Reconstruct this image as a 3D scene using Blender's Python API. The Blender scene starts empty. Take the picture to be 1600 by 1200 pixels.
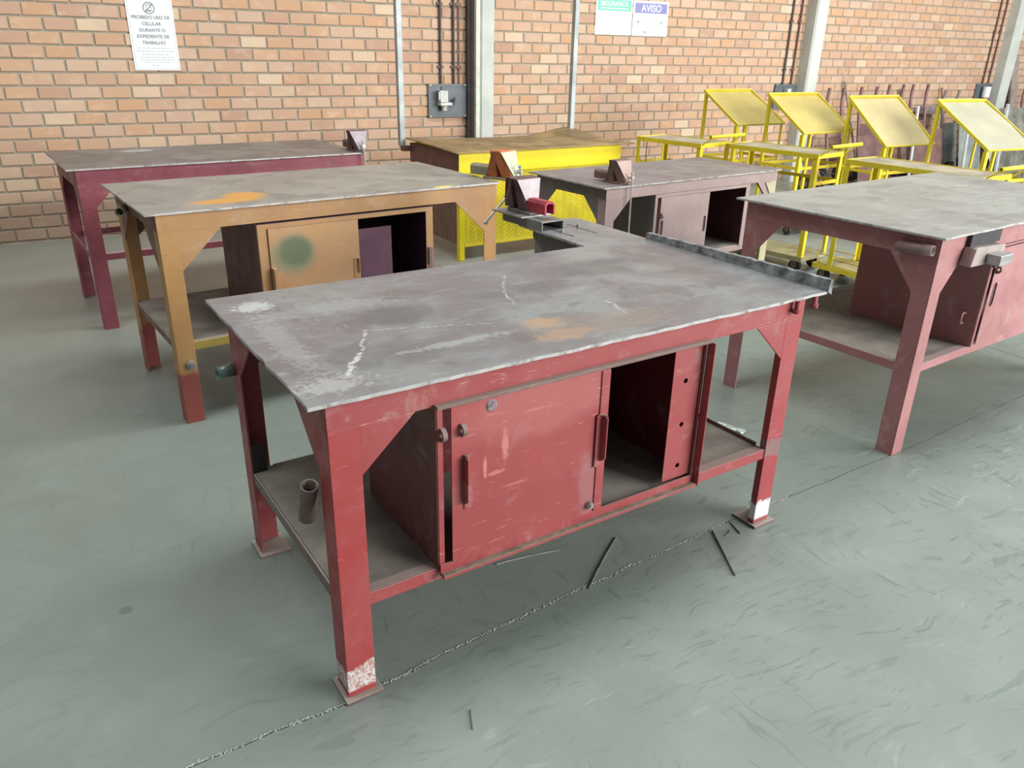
import bpy, bmesh, math, random
from mathutils import Vector, Matrix, noise
random.seed(7)
SC = bpy.context.scene
COL = SC.collection
PI = math.pi

# ------------------------------------------------------------------ camera
cd = bpy.data.cameras.new('camera'); cam = bpy.data.objects.new('camera', cd); COL.objects.link(cam)
cd.sensor_width = 36.0; cd.lens = 27.417; cd.clip_start = 0.05; cd.clip_end = 200
Rv = Vector((0.86893201, -0.49451437, 0.02031498)); Uv = Vector((0.17971254, 0.353493, 0.91801204)); Fv = Vector((0.46115135, 0.79403919, -0.39603182))
m = Matrix.Identity(4)
for i in range(3):
    m[i][0] = Rv[i]; m[i][1] = Uv[i]; m[i][2] = -Fv[i]
m[2][3] = 1.54387
cam.matrix_world = m
SC.camera = cam

# ------------------------------------------------------------------ world, light, exposure
w = bpy.data.worlds.new('world'); SC.world = w; w.use_nodes = True
w.node_tree.nodes['Background'].inputs[0].default_value = (0.86, 0.95, 1.0, 1)
w.node_tree.nodes['Background'].inputs[1].default_value = 0.20

def area(name, loc, target, sx, sy, power, col):
    l = bpy.data.lights.new(name, 'AREA'); l.shape = 'RECTANGLE'; l.size = sx; l.size_y = sy; l.energy = power; l.color = col
    o = bpy.data.objects.new(name, l); COL.objects.link(o); o.location = loc
    o.rotation_euler = (Vector(target) - Vector(loc)).to_track_quat('-Z', 'Y').to_euler()
    return o
# roof skylights of the hall, and the big open gate behind and to the right of the camera
area('roof_skylight_light', (4.5, 2.6, 7.5), (4.5, 2.4, 0), 16, 2.0, 850, (0.97, 1.0, 0.97))
area('gate_daylight', (9.5, -6.0, 3.6), (3.0, 4.5, 0.8), 9, 6, 2300, (1.0, 0.985, 0.97))

SC.view_settings.view_transform = 'Standard'
SC.view_settings.look = 'None'
SC.view_settings.exposure = 0.0
SC.view_settings.gamma = 1.0
SC.view_settings.use_curve_mapping = False

# ------------------------------------------------------------------ node helpers
def newmat(name):
    mt = bpy.data.materials.new(name); mt.use_nodes = True
    nt = mt.node_tree
    return mt, nt, nt.nodes['Principled BSDF']
def N(nt, t, **k):
    n = nt.nodes.new(t)
    for a, b in k.items(): setattr(n, a, b)
    return n
def setin(nt, node, key, v):
    s = node.inputs[key]
    if isinstance(v, bpy.types.NodeSocket): nt.links.new(v, s)
    else:
        if isinstance(v, (tuple, list)) and len(v) == 3 and s.type == 'RGBA': v = (*v, 1)
        s.default_value = v
def ocoord(nt, kind='Object'):
    return N(nt, 'ShaderNodeTexCoord').outputs[kind]
def mapping(nt, vec, scale=(1, 1, 1), rot=(0, 0, 0), loc=(0, 0, 0)):
    n = N(nt, 'ShaderNodeMapping'); nt.links.new(vec, n.inputs[0])
    n.inputs['Scale'].default_value = scale; n.inputs['Rotation'].default_value = rot; n.inputs['Location'].default_value = loc
    return n.outputs[0]
def noise_t(nt, vec, scale=5, detail=4, rough=0.55, dist=0.0):
    n = N(nt, 'ShaderNodeTexNoise'); nt.links.new(vec, n.inputs['Vector'])
    n.inputs['Scale'].default_value = scale; n.inputs['Detail'].default_value = detail
    n.inputs['Roughness'].default_value = rough; n.inputs['Distortion'].default_value = dist
    return n.outputs[0]
def ramp(nt, fac, a, b, va=0.0, vb=1.0):
    n = N(nt, 'ShaderNodeMapRange'); n.interpolation_type = 'SMOOTHSTEP'
    nt.links.new(fac, n.inputs[0])
    n.inputs[1].default_value = a; n.inputs[2].default_value = b; n.inputs[3].default_value = va; n.inputs[4].default_value = vb
    return n.outputs[0]
def mix(nt, fac, a, b, mode='MIX'):
    n = N(nt, 'ShaderNodeMix', data_type='RGBA', blend_type=mode)
    setin(nt, n, 0, fac); setin(nt, n, 6, a); setin(nt, n, 7, b)
    return n.outputs[2]
def mth(nt, op, a, b=0.0, c=0.0):
    n = N(nt, 'ShaderNodeMath', operation=op)
    for i, v in enumerate((a, b, c)): setin(nt, n, i, v)
    return n.outputs[0]
def bump(nt, p, h, strength=0.3, dist=0.002):
    n = N(nt, 'ShaderNodeBump'); nt.links.new(h, n.inputs['Height'])
    n.inputs['Strength'].default_value = strength; n.inputs['Distance'].default_value = dist
    nt.links.new(n.outputs[0], p.inputs['Normal'])
def blob(nt, vec, c, r, wob=0.6, sc=9.0):
    """soft mask around point c (object space) with ellipsoid radii r and a wobbly outline"""
    mp = mapping(nt, vec, scale=(1 / r[0], 1 / r[1], 1 / r[2]), loc=(-c[0] / r[0], -c[1] / r[1], -c[2] / r[2]))
    ln = N(nt, 'ShaderNodeVectorMath', operation='LENGTH'); nt.links.new(mp, ln.inputs[0])
    nz = noise_t(nt, vec, sc, 5, 0.65)
    d = mth(nt, 'ADD', ln.outputs['Value'], mth(nt, 'MULTIPLY', mth(nt, 'SUBTRACT', nz, 0.5), wob * 2))
    return ramp(nt, d, 1.15, 0.55)
def sep(nt, vec):
    n = N(nt, 'ShaderNodeSeparateXYZ'); nt.links.new(vec, n.inputs[0]); return n.outputs

def paint(name, col, dark=None, dust=(0.45, 0.42, 0.37), rough=0.45, wear=0.35, dusty=0.25, scratch=0.25, extra=None, spec=0.4):
    """old brushed paint on steel: blotchy colour, dust on upward faces, pale scratches"""
    mt, nt, p = newmat(name); v = ocoord(nt)
    dark = dark or tuple(c * 0.72 for c in col)
    c = mix(nt, ramp(nt, noise_t(nt, v, 3.5, 5, 0.6), 0.35, 0.68), dark, col)
    c = mix(nt, mth(nt, 'MULTIPLY', ramp(nt, noise_t(nt, v, 11, 6, 0.7, 0.6), 0.52, 0.72), dusty), c, dust)
    geo = N(nt, 'ShaderNodeNewGeometry'); nz = sep(nt, geo.outputs['Normal'])[2]
    up = mth(nt, 'MULTIPLY', ramp(nt, nz, 0.5, 0.95), 0.75)
    c = mix(nt, up, c, dust)
    # fine scratches
    s1 = noise_t(nt, mapping(nt, v, scale=(3, 3, 60), rot=(0.4, 0.5, 0.2)), 3, 2, 0.5, 1.5)
    sm = mth(nt, 'MULTIPLY', ramp(nt, s1, 0.685, 0.72), scratch)
    c = mix(nt, sm, c, tuple(min(1, x * 1.5 + 0.25) for x in col))
    chips = mth(nt, 'MULTIPLY', ramp(nt, noise_t(nt, v, 38, 4, 0.7), 0.70, 0.74), wear)
    c = mix(nt, chips, c, (0.16, 0.13, 0.12))
    if extra: c = extra(nt, v, c)
    setin(nt, p, 'Base Color', c)
    setin(nt, p, 'Roughness', ramp(nt, noise_t(nt, v, 14, 3), 0.3, 0.7, rough - 0.08, rough + 0.15))
    p.inputs['Specular IOR Level'].default_value = spec
    bump(nt, p, noise_t(nt, v, 60, 4, 0.6), 0.12, 0.0015)
    return mt

def steel_top(name, base, blotch, light, rust=None, marks=None, rough=0.38, metal=0.25, stretch=(2.5, 9, 1)):
    """scuffed steel table plate"""
    mt, nt, p = newmat(name); v = ocoord(nt)
    n1 = noise_t(nt, v, 2.6, 6, 0.62, 0.5)
    c = mix(nt, ramp(nt, n1, 0.38, 0.62), blotch, base)
    n2 = noise_t(nt, mapping(nt, v, scale=stretch, rot=(0, 0, 0.15)), 3.0, 8, 0.7, 0.4)
    c = mix(nt, mth(nt, 'MULTIPLY', ramp(nt, n2, 0.5, 0.75), 0.5), c, light)
    n3 = noise_t(nt, v, 5.5, 3, 0.5, 0.3)
    c = mix(nt, mth(nt, 'MULTIPLY', ramp(nt, n3, 0.56, 0.60), 0.35), c, tuple(x * 0.62 for x in blotch))
    n4 = noise_t(nt, mapping(nt, v, scale=(6, 30, 1), rot=(0, 0, 0.35)), 4, 5, 0.75, 0.8)
    c = mix(nt, mth(nt, 'MULTIPLY', ramp(nt, n4, 0.66, 0.72), 0.55), c, tuple(min(1, x * 1.9 + .1) for x in light))
    n5 = noise_t(nt, mapping(nt, v, scale=(30, 7, 1), rot=(0, 0, -0.5)), 4, 5, 0.75, 0.8)
    c = mix(nt, mth(nt, 'MULTIPLY', ramp(nt, n5, 0.69, 0.73), 0.6), c, (0.06, 0.06, 0.065))
    rg = ramp(nt, n2, 0.3, 0.75, rough - 0.06, rough + 0.16)
    if marks: c = marks(nt, v, c)
    setin(nt, p, 'Base Color', c); setin(nt, p, 'Roughness', rg); p.inputs['Metallic'].default_value = metal
    bump(nt, p, noise_t(nt, v, 8, 6, 0.7), 0.25, 0.004)
    return mt

def plain(name, col, rough=0.5, metal=0.0, var=0.15, scale=12, bmp=0.1, spec=0.5):
    mt, nt, p = newmat(name); v = ocoord(nt)
    c = mix(nt, ramp(nt, noise_t(nt, v, scale, 5, 0.6), 0.3, 0.7), tuple(x * (1 - var) for x in col), tuple(min(1, x * (1 + var)) for x in col))
    setin(nt, p, 'Base Color', c); p.inputs['Roughness'].default_value = rough; p.inputs['Metallic'].default_value = metal
    p.inputs['Specular IOR Level'].default_value = spec
    if bmp: bump(nt, p, noise_t(nt, v, scale * 5, 4), bmp, 0.001)
    return mt

# ------------------------------------------------------------------ mesh helpers
class MB:
    def __init__(s): s.v = []; s.f = []; s.m = []; s.sm = []
    def add(s, vs, fs, mi=0, smooth=False):
        o = len(s.v); s.v += [tuple(x) for x in vs]
        for f in fs: s.f.append(tuple(i + o for i in f)); s.m.append(mi); s.sm.append(smooth)
    def box(s, a, b, mi=0):
        (x0, y0, z0), (x1, y1, z1) = a, b
        x0, x1 = min(x0, x1), max(x0, x1); y0, y1 = min(y0, y1), max(y0, y1); z0, z1 = min(z0, z1), max(z0, z1)
        s.add([(x0, y0, z0), (x1, y0, z0), (x1, y1, z0), (x0, y1, z0), (x0, y0, z1), (x1, y0, z1), (x1, y1, z1), (x0, y1, z1)],
              [(0, 3, 2, 1), (4, 5, 6, 7), (0, 1, 5, 4), (1, 2, 6, 5), (2, 3, 7, 6), (3, 0, 4, 7)], mi)
        return s
    def bar(s, p, q, wx, wy, mi=0, up=(0, 0, 1)):
        """rectangular bar from p to q, wx across (perpendicular to up), wy along up"""
        p = Vector(p); q = Vector(q); d = (q - p).normalized(); u = Vector(up)
        if abs(d.dot(u)) > 0.98: u = Vector((0, 1, 0))
        a = d.cross(u).normalized(); b = a.cross(d).normalized()
        vs = []
        for c in (p, q):
            for i, j in ((-1, -1), (1, -1), (1, 1), (-1, 1)): vs.append(c + a * (i * wx / 2) + b * (j * wy / 2))
        s.add(vs, [(0, 1, 2, 3), (7, 6, 5, 4), (0, 4, 5, 1), (1, 5, 6, 2), (2, 6, 7, 3), (3, 7, 4, 0)], mi); return s
    def cyl(s, p, q, r, n=14, mi=0, r2=None, caps=True):
        p = Vector(p); q = Vector(q); r2 = r if r2 is None else r2
        d = (q - p).normalized(); u = Vector((0, 0, 1)) if abs(d.z) < 0.9 else Vector((1, 0, 0))
        a = d.cross(u).normalized(); b = d.cross(a)
        vs = []
        for c, rr in ((p, r), (q, r2)):
            for i in range(n):
                t = 2 * PI * i / n; vs.append(c + a * (math.cos(t) * rr) + b * (math.sin(t) * rr))
        s.add(vs, [(i, i + n, (i + 1) % n + n, (i + 1) % n) for i in range(n)], mi, True)
        if caps: s.add(vs, [tuple(range(n)), tuple(range(2 * n - 1, n - 1, -1))], mi)
        return s
    def pipe(s, p, q, r, ri, n=18, mi=0):
        """open hollow tube"""
        p = Vector(p); q = Vector(q); d = (q - p).normalized(); u = Vector((0, 0, 1)) if abs(d.z) < 0.9 else Vector((1, 0, 0))
        a = d.cross(u).normalized(); b = d.cross(a); vs = []
        for c, rr in ((p, r), (q, r), (q, ri), (p, ri)):
            for i in range(n):
                t = 2 * PI * i / n; vs.append(c + a * (math.cos(t) * rr) + b * (math.sin(t) * rr))
        fs = []
        for k in range(4):
            k2 = (k + 1) % 4
            fs += [(i + k * n, i + k2 * n, (i + 1) % n + k2 * n, (i + 1) % n + k * n) for i in range(n)]
        s.add(vs, fs, mi, True); return s
    def tube(s, pts, r, n=8, mi=0, closed=False):
        pts = [Vector(p) for p in pts]; L = len(pts); vs = []; a = None
        for i, p in enumerate(pts):
            q0 = pts[i - 1] if (i > 0 or closed) else p; q1 = pts[(i + 1) % L] if (i < L - 1 or closed) else p
            d = (q1 - q0).normalized()
            if a is None:
                u = Vector((0, 0, 1)) if abs(d.z) < 0.9 else Vector((1, 0, 0)); a = d.cross(u).normalized()
            a = (a - d * a.dot(d)).normalized(); b = d.cross(a)
            for k in range(n):
                t = 2 * PI * k / n; vs.append(p + a * (math.cos(t) * r) + b * (math.sin(t) * r))
        fs = []
        for i in range(L if closed else L - 1):
            i2 = (i + 1) % L
            fs += [(i * n + k, i * n + (k + 1) % n, i2 * n + (k + 1) % n, i2 * n + k) for k in range(n)]
        s.add(vs, fs, mi, True)
        if not closed: s.add(vs, [tuple(range(n - 1, -1, -1)), tuple(range((L - 1) * n, L * n))], mi)
        return s
    def prism(s, poly, d, mi=0):
        """3-D polygon poly extruded by vector d"""
        n = len(poly); P = [Vector(p) for p in poly]; D = Vector(d)
        nor = Vector((0, 0, 0))
        for i in range(n): nor += P[i].cross(P[(i + 1) % n])
        if nor.dot(D) > 0: P.reverse()
        vs = P + [p + D for p in P]
        s.add(vs, [tuple(range(n)), tuple(range(2 * n - 1, n - 1, -1))] + [(i, i + n, (i + 1) % n + n, (i + 1) % n) for i in range(n)], mi); return s
    def hexa(s, b, t, mi=0):
        """4 bottom points, 4 top points (ccw seen from above)"""
        s.add(list(b) + list(t), [(3, 2, 1, 0), (4, 5, 6, 7), (0, 1, 5, 4), (1, 2, 6, 5), (2, 3, 7, 6), (3, 0, 4, 7)], mi); return s
    def holed(s, outer, holes, org, ax, ay, th, mi=0):
        """plate in the plane org + x*ax + y*ay with holes, thickness along ax x ay * th"""
        org, ax, ay = Vector(org), Vector(ax), Vector(ay); nz = ax.cross(ay).normalized()
        bm = bmesh.new(); loops = []
        for lp in [outer] + list(holes):
            vs = [bm.verts.new((x, y, 0)) for x, y in lp]
            for i in range(len(vs)): bm.edges.new((vs[i], vs[(i + 1) % len(vs)]))
            loops.append(len(lp))
        bm.verts.index_update()
        bmesh.ops.triangle_fill(bm, use_beauty=True, use_dissolve=False, edges=bm.edges[:], normal=(0, 0, 1))
        bm.verts.index_update(); V2 = [(v.co.x, v.co.y) for v in bm.verts]; F2 = []
        for f in bm.faces:
            ids = [v.index for v in f.verts]
            if f.normal.z < 0: ids.reverse()
            F2.append(tuple(ids))
        bm.free(); n = len(V2)
        vs = [org + ax * x + ay * y + nz * th for x, y in V2] + [org + ax * x + ay * y for x, y in V2]
        fs = F2 + [tuple(i + n for i in reversed(f)) for f in F2]; o = 0
        for L in loops:
            for i in range(L): fs.append((o + i, o + i + n, o + (i + 1) % L + n, o + (i + 1) % L))
            o += L
        s.add(vs, fs, mi); return s
    def build(s, name, mats, parent=None, bevel=0.0):
        me = bpy.data.meshes.new(name); me.from_pydata(s.v, [], s.f)
        if not isinstance(mats, (list, tuple)): mats = [mats]
        for k in mats: me.materials.append(k)
        me.polygons.foreach_set('material_index', s.m); me.polygons.foreach_set('use_smooth', s.sm)
        me.update()
        bm = bmesh.new(); bm.from_mesh(me); bmesh.ops.recalc_face_normals(bm, faces=bm.faces[:]); bm.to_mesh(me); bm.free()
        o = bpy.data.objects.new(name, me); COL.objects.link(o)
        if parent: o.parent = parent
        if bevel:
            b = o.modifiers.new('bevel', 'BEVEL'); b.width = bevel; b.segments = 2; b.limit_method = 'ANGLE'; b.angle_limit = 0.7
        return o
def circ(cx, cy, r, n=14): return [(cx + r * math.cos(2 * PI * i / n), cy + r * math.sin(2 * PI * i / n)) for i in range(n)]
def oval(cx, cy, r, h, n=12):
    """upright rounded slot of half-length h"""
    return [(cx + r * math.cos(PI * i / n), cy + h + r * math.sin(PI * i / n)) for i in range(n + 1)] + [(cx - r * math.cos(PI * i / n), cy - h - r * math.sin(PI * i / n)) for i in range(n + 1)]
def rect(x0, y0, x1, y1): return [(x0, y0), (x1, y0), (x1, y1), (x0, y1)]
def empty(name, loc, rz=0.0):
    o = bpy.data.objects.new(name, None); o.empty_display_size = 0.1; COL.objects.link(o); o.location = loc; o.rotation_euler = (0, 0, rz); return o
def tag(o, label=None, cat=None, group=None, kind=None):
    if label: o['label'] = label
    if cat: o['category'] = cat
    if group: o['group'] = group
    if kind: o['kind'] = kind
    return o
def text(name, body, size, mat, parent, loc, rot=(PI / 2, 0, 0), align='CENTER', sx=1.0, bold=0.0):
    cu = bpy.data.curves.new(name, 'FONT'); cu.body = body; cu.size = size; cu.align_x = align; cu.align_y = 'CENTER'; cu.extrude = 0.0006; cu.offset = bold
    t = bpy.data.objects.new(name, cu); COL.objects.link(t)
    bpy.context.view_layer.update()
    me = bpy.data.meshes.new_from_object(t.evaluated_get(bpy.context.evaluated_depsgraph_get()))
    bpy.data.objects.remove(t); me.materials.clear(); me.materials.append(mat)
    o = bpy.data.objects.new(name, me); COL.objects.link(o); o.parent = parent; o.location = loc; o.rotation_euler = rot; o.scale = (sx, 1, 1)
    return o

# ------------------------------------------------------------------ materials
def leg_scrape(nt, v, c):
    """bare, scratched metal at the foot of a leg"""
    z = sep(nt, v)[2]; x = sep(nt, v)[0]
    nz = noise_t(nt, v, 26, 5, 0.7)
    h = mth(nt, 'ADD', mth(nt, 'ADD', z, mth(nt, 'MULTIPLY', mth(nt, 'SUBTRACT', nz, 0.5), 0.05)), mth(nt, 'MULTIPLY', mth(nt, 'SUBTRACT', x, 0.1), -0.35))
    msk = mth(nt, 'MULTIPLY', ramp(nt, h, 0.108, 0.098), ramp(nt, z, 0.022, 0.03))
    sc = noise_t(nt, v, 90, 4, 0.7, 1.0)
    return mix(nt, msk, c, mix(nt, ramp(nt, sc, 0.4, 0.6), (0.42, 0.22, 0.2), (0.72, 0.68, 0.66)))
def leg_scrape_r(nt, v, c):
    z = sep(nt, v)[2]; nz = noise_t(nt, v, 40, 5, 0.7)
    h = mth(nt, 'ADD', z, mth(nt, 'MULTIPLY', mth(nt, 'SUBTRACT', nz, 0.5), 0.08))
    c = mix(nt, mth(nt, 'MULTIPLY', ramp(nt, h, 0.100, 0.09), ramp(nt, z, 0.02, 0.03)), c, (0.72, 0.72, 0.72))
    g = mth(nt, 'MULTIPLY', ramp(nt, h, 0.27, 0.28), ramp(nt, h, 0.345, 0.335))
    return mix(nt, mth(nt, 'MULTIPLY', g, 0.75), c, (0.22, 0.17, 0.16))
RED = (0.345, 0.080, 0.080)
M = {}
M['red'] = paint('red_bench_paint', RED, (0.32, 0.055, 0.06), scratch=0.5, dusty=0.3)
M['red_leg'] = paint('red_leg_paint', RED, (0.35, 0.05, 0.05), extra=leg_scrape, scratch=0.3, dusty=0.12)
M['red_leg_r'] = paint('red_right_leg_paint', RED, (0.35, 0.05, 0.06), extra=leg_scrape_r, scratch=0.3, dusty=0.2)
def door_marks(nt, v, c):
    for (cx, cz, rx, rz, a) in ((0.50, 0.62, .012, .05, .9), (0.47, 0.55, .03, .008, .7), (0.44, 0.57, .006, .035, .9), (0.60, 0.70, .05, .004, .5), (0.53, 0.50, .04, .005, .5)):
        c = mix(nt, mth(nt, 'MULTIPLY', blob(nt, v, (cx, 0.03, cz), (rx, 0.3, rz), 0.9, 40), a * 0.55), c, (0.75, 0.34, 0.3))
    c = mix(nt, mth(nt, 'MULTIPLY', blob(nt, v, (0.78, 0.03, 0.42), (.035, .3, .12), .5, 14), .55), c, (0.36, 0.16, 0.17))
    return mix(nt, mth(nt, 'MULTIPLY', blob(nt, v, (0.6, 0.03, 0.70), (.26, .3, .09), .5, 6), .35), c, (0.48, 0.19, 0.18))
M['red_door'] = paint('red_door_paint', (0.365, 0.074, 0.072), (0.31, 0.060, 0.062), extra=door_marks, scratch=0.6, dusty=0.15, rough=0.4)
M['red_in'] = paint('dark_red_inside', (0.2, 0.03, 0.035), (0.13, 0.02, 0.025), scratch=0.1)  # darker red than the outer paint
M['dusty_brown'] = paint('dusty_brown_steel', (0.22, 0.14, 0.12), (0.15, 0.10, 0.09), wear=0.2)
M['shelf'] = plain('dusty_shelf_steel', (0.27, 0.25, 0.215), 0.75, 0, 0.3, 5)
M['dust'] = plain('packed_dust', (0.30, 0.25, 0.19), 0.9, 0, 0.3, 20)
M['worn_edge'] = None
mt, nt, p = newmat('worn_plate_edge'); v = ocoord(nt)
c = mix(nt, ramp(nt, noise_t(nt, v, 14, 6, 0.75), 0.34, 0.52), (0.17, 0.14, 0.135), (0.48, 0.48, 0.465))
setin(nt, p, 'Base Color', c); p.inputs['Roughness'].default_value = 0.5; p.inputs['Metallic'].default_value = 0.2; M['worn_edge'] = mt

def main_marks_glare(nt, v, c):
    for (scl, rt, th_, am, cl) in (((9, 70, 1), 0.25, .60, .5, (0.42, 0.44, 0.44)), ((70, 10, 1), -0.3, .60, .4, (0.40, 0.42, 0.42)), ((12, 60, 1), 1.0, .62, .55, (0.09, 0.09, 0.095)), ((40, 14, 1), 0.5, .62, .5, (0.10, 0.10, 0.105)), ((16, 22, 1), 0.1, .58, .45, (0.13, 0.125, 0.13))):
        n_ = noise_t(nt, mapping(nt, v, scale=scl, rot=(0, 0, rt)), 1.3, 5, 0.7, 0.6)
        c = mix(nt, mth(nt, 'MULTIPLY', mth(nt, 'MULTIPLY', ramp(nt, n_, th_, th_ + .06), ramp(nt, noise_t(nt, mapping(nt, v, loc=(rt * 7, 1, 0)), 3.5, 4, .6), .42, .6)), am), c, cl)
    c = mix(nt, mth(nt, 'MULTIPLY', blob(nt, v, (0.42, 0.47, .85), (.13, .10, 1), .45, 7), .55), c, (0.105, 0.098, 0.105))
    c = mix(nt, mth(nt, 'MULTIPLY', blob(nt, v, (1.22, 0.60, .85), (.24, .11, 1), .5, 6), .5), c, (0.10, 0.10, 0.108))
    c = mix(nt, mth(nt, 'MULTIPLY', blob(nt, v, (0.95, 0.50, .85), (.12, .06, 1), .5, 9), .45), c, (0.10, 0.10, 0.108))
    c = mix(nt, mth(nt, 'MULTIPLY', blob(nt, v, (0.28, 0.20, .85), (.17, .09, 1), .5, 9), .4), c, (0.12, 0.125, 0.13))
    c = mix(nt, mth(nt, 'MULTIPLY', blob(nt, v, (0.74, 0.20, .85), (.065, .05, 1), 1.2, 20), .7), c, (0.46, 0.29, 0.17))
    c = mix(nt, mth(nt, 'MULTIPLY', blob(nt, v, (0.74, 0.10, .85), (.10, .04, 1), 1.2, 20), .65), c, (0.43, 0.28, 0.18))
    c = mix(nt, mth(nt, 'MULTIPLY', blob(nt, v, (0.90, 0.13, .85), (.25, .09, 1), .6, 8), .35), c, (0.32, 0.26, 0.2))
    c = mix(nt, mth(nt, 'MULTIPLY', blob(nt, v, (0.10, 0.73, .85), (.06, .05, 1), 1.4, 60), .7), c, (0.55, 0.60, 0.60))  # white glare by the back-left corner, painted into the plate colour
    c = mix(nt, mth(nt, 'MULTIPLY', blob(nt, v, (0.27, 0.62, .85), (.22, .06, 1), 1.6, 40), .32), c, (0.40, 0.44, 0.44))
    c = mix(nt, mth(nt, 'MULTIPLY', blob(nt, v, (0.08, 0.4, .85), (.04, .28, 1), 1.8, 60), .3), c, (0.44, 0.46, 0.45))
    c = mix(nt, mth(nt, 'MULTIPLY', blob(nt, v, (0.08, 0.09, .85), (.09, .05, 1), 1.9, 70), .5), c, (0.50, 0.51, 0.50))
    c = mix(nt, mth(nt, 'MULTIPLY', blob(nt, v, (0.46, 0.19, .85), (.17, .020, 1), 1.3, 45), .5), c, (0.42, 0.45, 0.45))
    # two chalky scrapes: lines through local coordinates
    for (ax, ay, bx, by, wd, am) in ((0.132, 0.112, 0.22, 0.25, 0.007, .9), (0.22, 0.25, 0.30, 0.395, 0.005, .6), (0.91, 0.668, 0.80, 0.50, 0.004, .5), (0.80, 0.50, 0.772, 0.383, 0.004, .5), (1.03, 0.28, 0.997, 0.151, 0.005, .5), (0.30, 0.39, 0.62, 0.27, 0.003, .4)):
        L = math.hypot(bx - ax, by - ay); an = math.atan2(by - ay, bx - ax)
        mp = mapping(nt, v, loc=(-(math.cos(an) * ax + math.sin(an) * ay), -(-math.sin(an) * ax + math.cos(an) * ay), 0), rot=(0, 0, -an))
        xyz = sep(nt, mp)
        wv = mth(nt, 'MULTIPLY', mth(nt, 'SUBTRACT', noise_t(nt, v, 14, 4, 0.7), 0.5), 0.05)
        d = mth(nt, 'ABSOLUTE', mth(nt, 'ADD', xyz[1], wv))
        k = mth(nt, 'MULTIPLY', ramp(nt, d, wd * 1.4, wd * 0.5), mth(nt, 'MULTIPLY', ramp(nt, xyz[0], 0, 0.01), ramp(nt, xyz[0], L, L - 0.01)))
        k = mth(nt, 'MULTIPLY', k, mth(nt, 'MULTIPLY', ramp(nt, noise_t(nt, v, 60, 3), 0.35, 0.55), am))
        c = mix(nt, k, c, (0.6, 0.6, 0.58))
    return c
M['top_main'] = steel_top('scuffed_grey_plate', (0.25, 0.262, 0.265), (0.19, 0.175, 0.185), (0.35, 0.37, 0.365), marks=main_marks_glare, rough=0.36, metal=0.1)
def tan_marks(nt, v, c):
    c = mix(nt, mth(nt, 'MULTIPLY', blob(nt, v, (0.37, 0.15, .92), (.17, .07, 1), .22, 7), .95), c, (0.60, 0.30, 0.06))
    c = mix(nt, mth(nt, 'MULTIPLY', blob(nt, v, (0.47, 0.245, .92), (.10, .09, 1), .22, 7), .95), c, (0.60, 0.30, 0.07))
    c = mix(nt, mth(nt, 'MULTIPLY', blob(nt, v, (1.36, 0.015, .92), (.06, .03, 1), .3, 20), .95), c, (0.72, 0.58, 0.08))
    return c
M['top_tan'] = steel_top('dusty_grey_plate', (0.31, 0.285, 0.25), (0.25, 0.225, 0.20), (0.38, 0.36, 0.32), marks=tan_marks, rough=0.5, metal=0.0)
def far_marks(nt, v, c):
    return mix(nt, mth(nt, 'MULTIPLY', blob(nt, v, (0.49, 0.69, .9), (.12, .08, 1), .7, 14), .7), c, (0.42, 0.46, 0.46))
M['top_far'] = steel_top('brownish_dark_plate', (0.22, 0.195, 0.18), (0.15, 0.13, 0.12), (0.28, 0.26, 0.24), marks=far_marks, rough=0.45, metal=0.0)
M['top_grey'] = steel_top('mauve_grey_plate', (0.25, 0.225, 0.225), (0.19, 0.165, 0.17), (0.34, 0.32, 0.32), rough=0.42, metal=0.0)
M['top_right'] = steel_top('pale_grey_plate', (0.35, 0.35, 0.32), (0.29, 0.285, 0.265), (0.45, 0.45, 0.42), rough=0.42, metal=0.0)
M['top_yellow'] = steel_top('rusty_ochre_sheet', (0.36, 0.25, 0.11), (0.20, 0.135, 0.06), (0.50, 0.38, 0.19), rough=0.6, metal=0.0)
M['tan'] = paint('ochre_tan_paint', (0.50, 0.29, 0.13), (0.43, 0.235, 0.105), dust=(0.5, 0.42, 0.34), scratch=0.2, dusty=0.35)
def tan_leg(nt, v, c):
    z = sep(nt, v)[2]; h = mth(nt, 'ADD', z, mth(nt, 'MULTIPLY', mth(nt, 'SUBTRACT', noise_t(nt, v, 18, 4), 0.5), 0.06))
    c = mix(nt, ramp(nt, h, 0.245, 0.215), c, (0.34, 0.085, 0.07))
    return c
M['tan_leg'] = paint('ochre_leg_paint_red_foot', (0.52, 0.30, 0.12), (0.45, 0.24, 0.09), extra=tan_leg, dusty=0.2)
def green_patch(nt, v, c):
    c = mix(nt, mth(nt, 'MULTIPLY', blob(nt, v, (0.585, 0.03, 0.69), (.12, .4, .10), .18, 5), .9), c, (0.24, 0.25, 0.15))
    return mix(nt, mth(nt, 'MULTIPLY', blob(nt, v, (0.595, 0.03, 0.70), (.085, .4, .075), .18, 6), .85), c, (0.12, 0.16, 0.09))
M['tan_door'] = paint('tan_door_with_green_patch', (0.52, 0.30, 0.14), (0.47, 0.26, 0.13), extra=green_patch, dusty=0.3)
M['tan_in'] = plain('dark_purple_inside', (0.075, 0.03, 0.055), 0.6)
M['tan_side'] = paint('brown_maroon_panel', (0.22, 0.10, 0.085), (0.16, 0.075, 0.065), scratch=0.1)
M['far'] = paint('wine_red_paint', (0.36, 0.10, 0.13), (0.28, 0.07, 0.09), dusty=0.25, dust=(0.45, 0.36, 0.37))
M['right'] = paint('dusty_dull_red_paint', (0.42, 0.20, 0.20), (0.35, 0.155, 0.155), dust=(0.55, 0.47, 0.46), dusty=0.35, rough=0.42, scratch=0.15)
M['right_in'] = M['right']
M['grey_paint'] = paint('mauve_beige_paint', (0.45, 0.34, 0.32), (0.38, 0.28, 0.27), dust=(0.55, 0.5, 0.46), dusty=0.35, scratch=0.2)
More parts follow.
